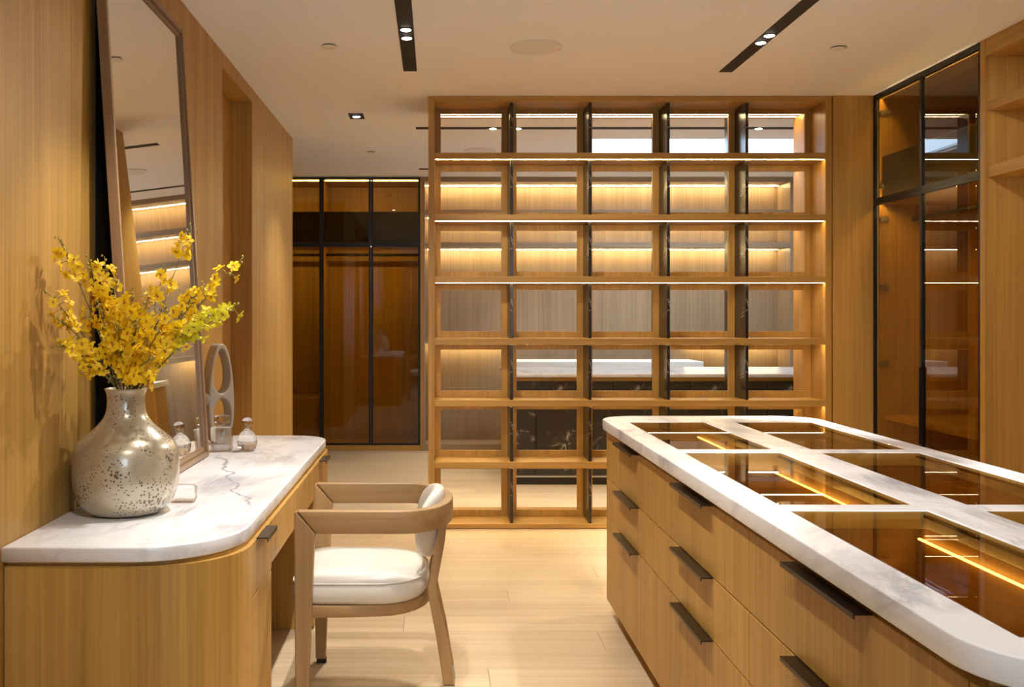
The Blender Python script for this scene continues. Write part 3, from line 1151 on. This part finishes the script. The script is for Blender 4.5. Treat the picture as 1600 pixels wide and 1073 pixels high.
def spray(tip, label, nf, start=0.4, bow=0.1, lime=False, size=0.0235, group='orchid sprays in the vase', buds=True, spread=0.022):
    rnd = random.Random(int(tip.x * 1000) * 31 + int(tip.z * 1000))
    ang = math.atan2(tip.y - VC.y, tip.x - VC.x)
    mouth = Vector((VC.x + 0.036 * math.cos(ang) * rnd.uniform(.5, 1), VC.y + 0.036 * math.sin(ang) * rnd.uniform(.5, 1), VTOP - 0.01))
    root = Vector((VC.x - 0.02 * math.cos(ang), VC.y - 0.02 * math.sin(ang), VC.z + 0.09))
    side = Vector((-math.sin(ang), math.cos(ang), 0)) * rnd.uniform(-bow, bow) * 0.4
    mid = mouth + (tip - mouth) * 0.5 + Vector((0, 0, bow)) + side
    pts = [root]
    for k in range(19):
        t = k / 18
        pts.append((1 - t) ** 2 * mouth + 2 * t * (1 - t) * mid + t * t * tip)
    bm = bmesh.new()
    rad = [0.0026] + [0.0026 - 0.0016 * k / 18 for k in range(19)]
    tube_bm(bm, [p - mouth for p in pts], rad, 6)
    me = bm_done(bm, 'stem', True)
    t_ = thing('orchid_spray', tuple(mouth), label, 'flower', group)
    mesh_obj('stem', me, STEMG, t_, tuple(mouth))
    bmb = bmesh.new()
    for k in range(nf):
        f = start + (0.94 - start) * (k + rnd.uniform(0, .8)) / nf
        i = 1 + f * 18
        i0 = min(int(i), 18)
        p = pts[i0].lerp(pts[i0 + 1], i - i0) if i0 < 19 else pts[-1]
        tang = (pts[min(i0 + 1, 19)] - pts[i0 - 1]).normalized()
        d = Vector((rnd.uniform(-.8, .8), rnd.uniform(-1.2, .5), rnd.uniform(-.5, .8)))
        d -= tang * d.dot(tang)
        d.normalize()
        q = p + d * spread * rnd.uniform(.5, 1.6)
        s = size * rnd.uniform(.75, 1.15) * (1.12 - 0.3 * f)
        if q.x < WL + 0.03:
            q.x = WL + 0.03
        # pedicel
        tube_bm(bmb, [p - mouth, (p + q) / 2 - mouth + Vector((0, 0, .003)), q - mouth], 0.0009, 4)
        fl = rnd.choice(LIMES if lime else FLOWERS)
        o = bpy.data.objects.new('flower', fl)
        C.objects.link(o)
        o.parent = t_
        o.location = q - mouth
        face = (d + Vector((rnd.uniform(-.5, .5), -0.45, rnd.uniform(-.3, .6)))).normalized()
        o.rotation_mode = 'QUATERNION'
        o.rotation_quaternion = face.to_track_quat('Z', 'Y') @ Matrix.Rotation(rnd.uniform(-1.2, 1.2), 4, 'Z').to_quaternion()
        o.scale = (s, s, s)
    if buds:
        for k in range(14):      # small closed buds down the stem
            i0 = rnd.randint(2, 15)
            q = pts[i0] + Vector((rnd.uniform(-1, 1), rnd.uniform(-1, 1), rnd.uniform(-.5, 1))) * 0.012
            tube_bm(bmb, [pts[i0] - mouth, q - mouth], 0.0007, 4)
            m4 = Matrix.Translation(q - mouth) @ Matrix.Diagonal((0.003, 0.003, 0.0045, 1))
            bmesh.ops.create_icosphere(bmb, subdivisions=1, radius=1, matrix=m4)
        for k in range(5):
            p = pts[-1] - (pts[-1] - pts[-4]) * (k * 0.2)
            d = Vector((rnd.uniform(-1, 1), rnd.uniform(-1, 1), rnd.uniform(-.3, 1))).normalized()
            q = p + d * 0.007
            r = 0.0032 + 0.0006 * k
            m4 = Matrix.Translation(q - mouth) @ Matrix.Diagonal((r, r, r * 1.4, 1))
            bmesh.ops.create_icosphere(bmb, subdivisions=1, radius=1, matrix=m4)
    ob = mesh_obj('pedicels_and_buds', bm_done(bmb, 'pedicels_and_buds', True), BUDG, t_, tuple(mouth))
    ob['kind'] = 'stuff'


def tipY(px, want):
    return min(want, 1.085 * 1540 / (681 - px))


SPRAYS = [
    # px, py, wanted depth, flowers, start, bow, lime, label
    (90, 370, 2.80, 8, .72, .05, False, 'yellow orchid spray reaching the upper left, above the vase shadow'),
    (137, 400, 2.90, 9, .62, .04, False, 'thin yellow orchid spray just left of the black gap by the mirror'),
    (71, 455, 2.74, 10, .60, .06, False, 'yellow orchid spray leaning furthest left towards the oak wall'),
    (88, 497, 2.76, 13, .45, .05, False, 'yellow orchid spray leaning left at half height'),
    (84, 540, 2.78, 8, .55, .05, False, 'short yellow orchid spray on the left with brown buds'),
    (122, 575, 2.86, 9, .50, .06, False, 'lowest yellow orchid spray, drooping to the left of the vase neck'),
    (163, 400, 2.95, 24, .30, .03, False, 'tall full yellow orchid spray in front of the mirror edge'),
    (258, 415, 3.05, 9, .72, .04, False, 'yellow orchid spray crossing the mirror glass, small cluster at its tip'),
    (299, 352, 3.08, 7, .80, .02, False, 'tallest yellow orchid spray at the upper right, over the mirror frame'),
    (380, 402, 3.0, 11, .55, .03, False, 'yellow orchid spray with green buds reaching furthest right'),
    (374, 474, 2.95, 16, .45, .05, True, 'lime yellow orchid spray arching to the right'),
    (330, 492, 2.92, 18, .35, .05, True, 'lower lime yellow orchid spray on the right side of the bunch'),
    (318, 440, 2.98, 10, .55, .03, False, 'yellow orchid spray on the right in front of the mirror frame'),
]
for px, py, want, nf, st, bow, lime, lab in SPRAYS:
    spray(pix(px, py, tipY(px, want)), lab, nf, st, bow, lime)
for px, py, want in ((180, 432, 2.93), (205, 450, 2.9), (232, 462, 2.88), (262, 478, 2.92), (215, 500, 2.85), (250, 515, 2.86), (180, 505, 2.86), (285, 520, 2.95), (152, 470, 2.88), (240, 560, 2.84), (305, 470, 2.96)):
    spray(pix(px, py, want), 'full yellow orchid spray in the dense middle of the bunch', 20, .30, .04, False, 0.025, 'middle orchid sprays', spread=0.034)

# ================================================================== SMALL THINGS ON THE VANITY
DT = MZ1 + 0.0006
# square crystal bottle
b1 = thing('perfume_bottle', (-0.955, 4.40, DT), 'square cut crystal perfume bottle with flat hexagonal stopper', 'bottle')
o = slab('body', CRYSTAL, b1, (-0.955, 4.40, DT), round_rect(-1.0, -0.91, 4.365, 4.435, (0.012,) * 4, 1), [], DT, DT + 0.108, 0.006)
lathe('collar', CRYSTAL, b1, (-0.955, 4.40, DT + 0.1085), [(0, 0), (0.016, 0), (0.016, 0.012), (0, 0.012)], 12, False)
lathe('stopper', CRYSTAL, b1, (-0.955, 4.40, DT + 0.121), [(0, 0), (0.030, 0.0), (0.036, 0.006), (0.036, 0.030), (0.030, 0.036), (0, 0.036)], 6, False)
b2 = thing('perfume_bottle', (-0.842, 4.40, DT), 'round faceted crystal perfume bottle with ball stopper', 'bottle')
lathe('body', CRYSTAL, b2, (-0.842, 4.40, DT), [(0, 0), (0.026, 0), (0.038, 0.010), (0.045, 0.030), (0.046, 0.046), (0.040, 0.066), (0.026, 0.084), (0.014, 0.092), (0.012, 0.098), (0, 0.098)], 12, False)
lathe('collar', CRYSTAL, b2, (-0.842, 4.40, DT + 0.0985), [(0, 0), (0.020, 0), (0.020, 0.005), (0, 0.005)], 16, False)
lathe('stopper', CRYSTAL, b2, (-0.842, 4.40, DT + 0.104), [(0, 0), (0.012, 0), (0.026, 0.014), (0.026, 0.030), (0.014, 0.042), (0, 0.044)], 8, False)
b3 = thing('crystal_block', (-0.812, 3.19, DT), 'low cut crystal block tucked behind the vase', 'ornament')
bm = bmesh.new()
bm_box(bm, -0.045, 0.035, -0.025, 0.025, 0, 0.055)
bmesh.ops.bevel(bm, geom=list(bm.edges), offset=0.007, segments=1, affect='EDGES')
me = bm_done(bm, 'block')
mesh_obj('block', me, CRYSTAL, b3, (-0.812, 3.19, DT))
boxes('groove_band', STEEL, b3, [(-0.812 + 0.0355, -0.812 + 0.0365, 3.175, 3.205, DT + 0.012, DT + 0.018), (-0.812 + 0.0355, -0.812 + 0.0365, 3.175, 3.205, DT + 0.034, DT + 0.040)])

# stone sculpture: two stretched loops joined at a knot
sc_ = thing('stone_sculpture', (-1.03, 4.66, DT), 'taupe stone sculpture of two tall open loops behind the bottles', 'sculpture')


def sculpt_ring(cx, cz, rx, rz, pts_n=36, tpow=1.0, lean=0.0):
    ol = []
    for k in range(pts_n):
        a = 2 * PI * k / pts_n
        zz = rz * math.sin(a)
        wid = rx * (1 - 0.28 * math.sin(a)) if tpow > 0 else rx * (1 + 0.1 * math.sin(a))
        ol.append((cx + wid * math.cos(a) + lean * zz, cz + zz))
    return ol


outl = []
for k in range(64):
    a = 2 * PI * k / 64
    zz = 0.235 + 0.235 * math.sin(a)
    w = 0.062 * (1 - 0.18 * math.sin(a))
    outl.append((w * math.copysign(abs(math.cos(a)) ** 0.8, math.cos(a)), zz))
h1 = sculpt_ring(0.0, 0.342, 0.040, 0.106, tpow=1)
h2 = sculpt_ring(0.004, 0.122, 0.044, 0.094, tpow=-1)
cu = bpy.data.curves.new('loops', 'CURVE')
cu.dimensions = '2D'
cu.fill_mode = 'BOTH'
cu.extrude = 0.040
cu.bevel_depth = 0.006
cu.bevel_resolution = 3
cu.offset = -0.006
for ol in (outl, h1, h2):
    sp = cu.splines.new('POLY')
    sp.points.add(len(ol) - 1)
    for p, q in zip(sp.points, ol):
        p.co = (q[0], q[1], 0, 1)
    sp.use_cyclic_u = True
tmp = bpy.data.objects.new('loops_outline', cu)
C.objects.link(tmp)
me = bpy.data.meshes.new_from_object(tmp.evaluated_get(bpy.context.evaluated_depsgraph_get()))
bpy.data.objects.remove(tmp)
me.materials.clear()
me.materials.append(TAUPE)
me.transform(Matrix.Rotation(PI / 2, 4, 'X'))
for p in me.polygons:
    p.use_smooth = True
o = bpy.data.objects.new('loops', me)
C.objects.link(o)
o.parent = sc_
o.location = (0, 0, 0.0)
o.rotation_euler = (0, 0, math.radians(36))
m4 = o.modifiers.new('split', 'EDGE_SPLIT')
bm = bmesh.new()
bmesh.ops.create_uvsphere(bm, u_segments=20, v_segments=12, radius=0.026, matrix=Matrix.Translation((-0.040, -0.052, 0.215)) @ Matrix.Diagonal((1, 1.15, 1.25, 1)))
me = bm_done(bm, 'knot', True)
me.materials.append(plain('polished_knot', (0.30, 0.24, 0.18), 0.2))
o = bpy.data.objects.new('knot', me)
C.objects.link(o)
o.parent = sc_

# ================================================================== GLASS WARDROBE (right)
RW0, RW1 = 5.02, 6.245
rw = thing('glass_wardrobe', (WR + 0.3, (RW0 + RW1) / 2, 0), 'built in wardrobe with bronze glass doors on the right wall', 'wardrobe')
RB = 3.36
box('side_panel', OAKV, rw, WR + 0.03, RB, RW1 - 0.025, RW1 - 0.002, 0.0, CEIL - 0.002)
box('back_panel', OAKV, rw, RB, RB + 0.02, RW0, RW1 - 0.002, 0.0, CEIL - 0.002)
box('top_panel', OAKY, rw, WR + 0.046, RB, RW0 + 0.025, RW1 - 0.026, CEIL - 0.03, CEIL - 0.003)
box('divider_shelf', OAKY, rw, WR + 0.042, RB - 0.001, RW0 + 0.025, RW1 - 0.026, 2.055, 2.085)
box('base', OAKY, rw, WR + 0.03, RB - 0.001, RW0 + 0.025, RW1 - 0.026, 0.001, 0.08)
box('fascia', DARKPANEL, rw, WR + 0.045, WR + 0.06, RW0 + 0.026, RW1 - 0.027, 2.086, 2.355)
box('low_shelf', OAKY, rw, WR + 0.06, RB - 0.001, RW0 + 0.025, RW1 - 0.026, 0.70, 0.73)
led(rw, WR + 0.030, WR + 0.040, RW0 + 0.04, RW1 - 0.04, CEIL - 0.004, 0.003, LED_WARD)
led(rw, WR + 0.029, WR + 0.039, RW0 + 0.04, RW1 - 0.04, 2.063, 0.003, LED_WARD)
bm = bmesh.new()
tube_bm(bm, [(0, -0.58, 0), (0, 0.58, 0)], 0.013, 12)
mesh_obj('hanging_rail', bm_done(bm, 'hanging_rail', True), BLACK, rw, (WR + 0.24, (RW0 + RW1) / 2, 1.96))
ym = (RW0 + RW1) / 2
for ya, yb, hs in ((RW0 + 0.002, ym - 0.0015, -1), (ym + 0.0015, RW1 - 0.002, 1)):
    for z0, z1 in ((0.05, 2.0695), (2.0705, CEIL - 0.004)):
        f, fb, ft = 0.011, 0.022, (0.034 if z0 > 2 else 0.022)
        d = boxes('door', BLACK, rw, [
            (WR, WR + 0.024, ya, ya + f, z0, z1), (WR, WR + 0.024, yb - f, yb, z0, z1),
            (WR, WR + 0.024, ya + f, yb - f, z0, z0 + fb), (WR, WR + 0.024, ya + f, yb - f, z1 - ft, z1)])
        box('glass_pane', BRONZEGLASS, d, WR + 0.009, WR + 0.014, ya + f, yb - f, z0 + fb, z1 - ft, 0)
        if z0 < 1 and hs < 0:
            box('door_handle', BLACK, d, WR - 0.014, WR - 0.0005, yb - 0.010, yb - 0.003, 0.62, 1.06, 0.002)
        if hs > 0:
            for hz in ((0.55, 1.05, 1.53, 1.96) if z0 < 1 else (2.165, 2.63)):
                boxes('hinge', STEEL, d, [
                    (WR + 0.026, WR + 0.085, yb - 0.042, yb - 0.024, hz - 0.009, hz + 0.009), (WR + 0.058, WR + 0.076, yb - 0.034, yb - 0.0235, hz - 0.022, hz + 0.022),
                    (WR + 0.026, WR + 0.045, yb - 0.055, yb - 0.042, hz - 0.016, hz + 0.016)])

# ================================================================== OPEN NICHE (right, near)
nu_ = thing('wall_niche', (WR + 0.3, 3.6, 0), 'open oak niche with two upper shelves at the right edge', 'shelf')
box('side_panel', OAKV, nu_, WR, RB, 4.97, RW0 - 0.002, 0, CEIL - 0.001)
box('side_panel', OAKV, nu_, WR, RB, 2.2, 2.24, 0, CEIL - 0.001)
box('back_panel', OAKV, nu_, RB, RB + 0.02, 2.2, RW0 - 0.002, 0, CEIL - 0.001)
box('top_fascia', OAKY, nu_, WR + 0.001, RB - 0.001, 2.241, 4.969, 2.66, CEIL - 0.001)
for z0, z1 in ((2.386, 2.436), (2.05, 2.11)):
    box('shelf_board', OAKY, nu_, WR + 0.012, RB - 0.001, 2.241, 4.969, z0, z1)
    led(nu_, RB - 0.03, RB - 0.022, 2.28, 4.93, z0, 0.004, LED_SOFT)
box('plinth', OAKY, nu_, WR + 0.03, RB - 0.001, 2.241, 4.969, 0.001, 0.08)
led(nu_, RB - 0.03, RB - 0.022, 2.28, 4.93, 2.6595, 0.004, LED_SOFT)

# ================================================================== REAR ROOM: wardrobe
FX1 = -0.155
DW = 0.497
fw = thing('rear_wardrobe', (FX1 - 2 * DW, YF + 0.3, 0), 'rear wardrobe with tall bronze glass doors beyond the left wall', 'wardrobe')
FL = FX1 - 4 * DW
FB = YF + 0.62
box('side_panel', OAKV, fw, FX1 - 0.001, FX1 + 0.024, YF - 0.012, FB, 0, CEIL - 0.002)
box('side_panel', OAKV, fw, FL - 0.024, FL + 0.001, YF - 0.012, FB, 0, CEIL - 0.002)
box('back_panel', OAKV, fw, FL, FX1 - 0.002, FB - 0.02, FB, 0, CEIL - 0.002)
box('top_panel', OAKX, fw, FL + 0.002, FX1 - 0.003, YF + 0.03, FB - 0.021, CEIL - 0.03, CEIL - 0.003)
box('base', OAKX, fw, FL + 0.002, FX1 - 0.003, YF - 0.01, FB - 0.021, 0.001, 0.055)
FP = FL + 2 * DW
box('partition', OAKV, fw, FX1 - 2 * DW - 0.012, FX1 - 2 * DW + 0.012, YF + 0.03, FB - 0.021, 0.056, CEIL - 0.031)
for a, b in ((FL + 0.003, FX1 - 2 * DW - 0.0125), (FX1 - 2 * DW + 0.0125, FX1 - 0.004)):
    box('divider_shelf', OAKX, fw, a, b, YF + 0.03, FB - 0.0215, 2.055, 2.085)
    box('fascia', DARKPANEL, fw, a + 0.001, b - 0.001, YF + 0.045, YF + 0.06, 2.086, 2.405)
    led(fw, a + 0.02, b - 0.02, YF + 0.04, YF + 0.048, CEIL - 0.031, 0.004, LED_WARD)
    led(fw, a + 0.02, b - 0.02, YF + 0.04, YF + 0.048, 2.0545, 0.004, LED_WARD)
    bm = bmesh.new()
    tube_bm(bm, [(-(b - a) / 2 + 0.001, 0, 0), ((b - a) / 2 - 0.001, 0, 0)], 0.014, 12)
    mesh_obj('hanging_rail', bm_done(bm, 'hanging_rail', True), BLACK, fw, ((a + b) / 2, YF + 0.3, 1.985))
a, b = FL + 0.003, FX1 - 2 * DW - 0.0125
box('drawer_unit', OAKX, fw, a, b, YF + 0.06, FB - 0.022, 0.056, 0.49)
box('drawer_unit_top', OAKX, fw, a, b, YF + 0.05, FB - 0.022, 0.491, 0.525)
for k in range(4):
    xa, xb = FX1 - (k + 1) * DW + 0.0015, FX1 - k * DW - 0.0015
    for z0, z1 in ((0.055, 2.068), (2.072, CEIL - 0.004)):
        f = 0.021
        d = boxes('door', BLACK, fw, [
            (xa, xa + f, YF, YF + 0.024, z0, z1), (xb - f, xb, YF, YF + 0.024, z0, z1),
            (xa + f, xb - f, YF, YF + 0.024, z0, z0 + f), (xa + f, xb - f, YF, YF + 0.024, z1 - f, z1)])
        box('glass_pane', BRONZEGLASS, d, xa + f, xb - f, YF + 0.009, YF + 0.014, z0 + f, z1 - f, 0)
        if z0 < 1 and k in (0, 2):
            box('door_handle', BLACK, d, xa + 0.004, xa + 0.017, YF - 0.018, YF - 0.0005, 0.85, 1.25, 0.002)

# ================================================================== REAR ROOM: lit niche
nx0, nx1 = FX1 + 0.025, 3.56
NB = YF + 0.37
rn = thing('rear_wall_unit', ((nx0 + nx1) / 2, YF + 0.2, 0), 'lit oak shelving wall at the back, seen through the open shelf', 'shelf')
box('back_panel', SMOKEV, rn, nx0, nx1 + 0.05, NB, NB + 0.02, 0, CEIL - 0.001)
box('side_panel', SMOKEV, rn, nx1, nx1 + 0.05, YF, NB - 0.0005, 0, CEIL - 0.001)
box('stile', SMOKEV, rn, nx0 - 0.0005, nx0 + 0.02, YF, NB - 0.0005, 0, CEIL - 0.001)
box('soffit', SMOKEX, rn, nx0 + 0.021, nx1 - 0.0005, YF, NB - 0.001, 2.70, CEIL - 0.001)
box('plinth', SMOKEX, rn, nx0 + 0.021, nx1 - 0.0005, YF, NB - 0.001, 0.0005, 0.066)
led(rn, nx0 + 0.03, nx1 - 0.02, NB - 0.085, NB - 0.073, 2.6995, 0.004, LED_REAR)
for z0, z1, a, b in ((2.365, 2.42, nx0 + 0.021, nx1 - 0.0005), (2.04, 2.092, nx0 + 0.021, nx1 - 0.0005), (1.08, 1.13, nx0 + 0.021, 0.72), (1.08, 1.13, 2.56, nx1 - 0.0005)):
    box('shelf_board', SMOKEX, rn, a, b, YF + 0.004, NB - 0.001, z0, z1)
    led(rn, a + 0.02, b - 0.02, NB - 0.085, NB - 0.073, z0, 0.004, LED_REAR)
# return wall to the right of the niche
rt = boxes('trim_3', SMOKEV, None, [(nx1 + 0.051, X1 - 0.121, YF, YF + 0.05, 0, CEIL)])
tag(rt, 'oak filler beside the rear shelving wall', 'panel', kind='structure')

ds = thing('rear_desk', (1.62, 9.63, 0.87), 'white desk slab standing against the rear shelving wall', 'desk')
box('desk_top', WHITE, ds, 0.70, 2.54, 9.35, 9.895, 0.868, 0.92, 0.003)
for xx in (0.76, 2.46):
    box('desk_leg', OAKV, ds, xx - 0.02, xx + 0.02, 9.42, 9.88, 0.0, 0.867)

# black marble island in the rear room
bi = thing('marble_cabinet', (1.9, 8.42, 0), 'black marble fronted cabinet behind the open shelf', 'cabinet')
KX0, KX1, KY0, KY1 = 0.59, 3.25, 7.875, 8.95
box('carcass', DARKPANEL, bi, KX0 + 0.021, KX1 - 0.021, KY0 + 0.021, KY1 - 0.021, 0.075, 0.828)
box('plinth', DARKPANEL, bi, KX0 + 0.06, KX1 - 0.06, KY0 + 0.04, KY1 - 0.06, 0.0, 0.074)
box('base_strip', STEEL, bi, KX0 + 0.01, KX1 - 0.01, KY0 + 0.004, KY0 + 0.02, 0.062, 0.078)
box('shadow_rail', OAKX, bi, KX0 + 0.03, KX1 - 0.03, KY0 + 0.03, KY1 - 0.03, 0.829, 0.862)
xs = [KX0, 0.80, 1.42, 2.035, 2.65, KX1]
for a, b in zip(xs[:-1], xs[1:]):
    box('front_panel', NERO, bi, a + 0.0015, b - 0.0015, KY0, KY0 + 0.02, 0.08, 0.826)
for xx in (KX0, KX1 - 0.02):
    box('end_panel', NERO, bi, xx, xx + 0.02, KY0 + 0.0205, KY1, 0.08, 0.826)
bt = slab('stone_worktop', GREYSTONE, None, (1.92, 8.42, 0.8625), round_rect(KX0 - 0.01, KX1 + 0.01, KY0 - 0.015, KY1 + 0.02, (0.02,) * 4, 4), [], 0.8625, 0.89, 0.003)
tag(bt, 'grey veined stone worktop on the black marble cabinet', 'worktop')

# ================================================================== CEILING FITTINGS
def spot_lamp(parent, x, y, aim, power, cone=58, blend=0.55):
    s = lathe('spot', TRACKBLACK, parent, (x, y, CEIL - 0.0045), [(0, -0.002), (0.030, -0.002), (0.030, 0.0), (0, 0.0)], 20, False)
    lathe('lens', LENS, s, (x, y, CEIL - 0.0068), [(0, -0.0025), (0.022, -0.0022), (0.026, 0.0)], 20, True)
    ld = bpy.data.lights.new('lamp', 'SPOT')
    ld.energy = power
    ld.color = SPOT_COL
    ld.spot_size = math.radians(cone)
    ld.spot_blend = blend
    ld.shadow_soft_size = 0.025
    lo = bpy.data.objects.new('lamp', ld)
    C.objects.link(lo)
    lo.parent = s
    lo.location = (0, 0, -0.02)
    d = Vector(aim) - Vector((x, y, CEIL - 0.025))
    lo.rotation_mode = 'QUATERNION'
    lo.rotation_quaternion = d.to_track_quat('-Z', 'Y')


def track(x0, x1, y0, y1, label, spots):
    t = thing('track_light', ((x0 + x1) / 2, (y0 + y1) / 2, CEIL), label, 'light')
    box('channel', TRACKBLACK, t, x0, x1, y0, y1, CEIL - 0.004, CEIL - 0.0003, 0)
    for s in spots:
        spot_lamp(t, *s)


P = SPOT_W
track(-0.184, -0.108, -1.6, 5.62, 'black ceiling track running above the chair, on the left', [
    (-0.146, 4.80, (-0.75, 3.9, 0.75), P * 0.6, 60), (-0.146, 4.945, (-0.2, 5.0, 0.0), P * 0.72, 85),
    (-0.146, 3.0, (-0.95, 3.1, 0.75), P * 0.6, 60), (-0.146, 2.85, (0.15, 3.4, 0.0), P * 0.85, 75),
    (-0.146, 4.07, (1.1, 6.2, 1.0), P * 0.9, 60), (-0.146, 2.0, (0.8, 3.0, 0.4), P * 0.5, 60),  # unseen spots added as fill for the shelf front and island drawers
    (-0.146, 1.0, (-0.95, 2.95, 1.15), P * 0.6, 40), (-0.146, 0.85, (0.3, 1.4, 0.0), P * 0.6, 80)])  # the narrow one is an unseen spot added as front fill on the flowers
track(1.62, 1.695, -1.6, 5.64, 'black ceiling track running above the marble island', [
    (1.658, 4.90, (1.25, 3.9, 0.89), P * 0.6, 65), (1.658, 5.03, (-1.1, 3.0, 1.2), P * 1.25, 40),
    (1.658, 4.24, (1.85, 5.4, 0.0), P * 3.3, 46), (1.658, 4.10, (2.25, 4.0, 0.0), P * 2.0, 36),  # unseen spots added so the hidden floor bounces light to the ceiling
    (1.658, 3.0, (1.2, 2.6, 0.89), P * 0.55, 65), (1.658, 2.7, (2.25, 2.7, 0.0), P * 1.6, 38),  # the aisle one is unseen, added for floor bounce onto the ceiling
    (1.658, 2.3, (2.85, 4.9, 1.4), P * 0.6, 50),  # unseen spot added to brighten the niche
    (1.658, 1.0, (1.2, 1.8, 0.89), P * 0.45, 65)])
track(-0.148, 3.4, 7.292, 7.368, 'black ceiling track running across behind the open shelf', [
    (0.425, 7.33, (0.2, 7.3, 0.0), P * 0.26, 95), (0.61, 7.33, (1.2, 7.9, 0.8), P * 0.35, 80), (2.4, 7.33, (2.4, 8.0, 0.8), P * 0.35, 80)])
track(-0.16, 3.0, 9.33, 9.40, 'short looking black ceiling track near the rear wardrobe', [
    (0.9, 9.365, (0.9, 9.5, 0.9), P * 0.4, 70)])

for x, y, lab in ((0.522, 5.123, 'large round ceiling speaker between the two black tracks'), (0.372, 8.32, 'round ceiling speaker seen through the top row of the shelf')):
    t = thing('ceiling_speaker', (x, y, CEIL), lab, 'speaker', 'ceiling speakers')
    lathe('rim', WHITE, t, (x, y, CEIL - 0.0005), [(0.126, 0), (0.136, 0), (0.135, -0.006), (0.128, -0.007), (0.126, -0.004)], 48)
    lathe('grille', GRILLE, t, (x, y, CEIL - 0.0005), [(0.126, -0.004), (0.09, -0.0065), (0, -0.008)], 48)
for x, y, lab in ((-0.553, 5.097, 'small round ceiling sensor on the left, before the open shelf'), (2.095, 5.133, 'small round ceiling sensor on the right, by the glass wardrobe'), (-0.55, 8.39, 'small round ceiling sensor before the rear wardrobe')):
    t = thing('ceiling_sensor', (x, y, CEIL), lab, 'sensor', 'round ceiling sensors')
    lathe('plate', WHITE, t, (x, y, CEIL - 0.0005), [(0, -0.010), (0.030, -0.010), (0.040, -0.008), (0.042, -0.0055), (0, -0.0055)], 32)
    lathe('gasket', BRONZE, t, (x, y, CEIL - 0.0003), [(0, -0.005), (0.036, -0.005), (0.036, 0), (0, 0)], 24)
t = thing('downlight', (-0.555, 6.89, CEIL), 'square black downlight in the ceiling over the passage', 'light')
box('bezel', TRACKBLACK, t, -0.606, -0.504, 6.80, 6.98, CEIL - 0.004, CEIL - 0.0003, 0)
for yy in (6.89,):
    spot_lamp(t, -0.555, yy, (-0.40, 7.0, 0), P * 0.85, 95, 0.8)
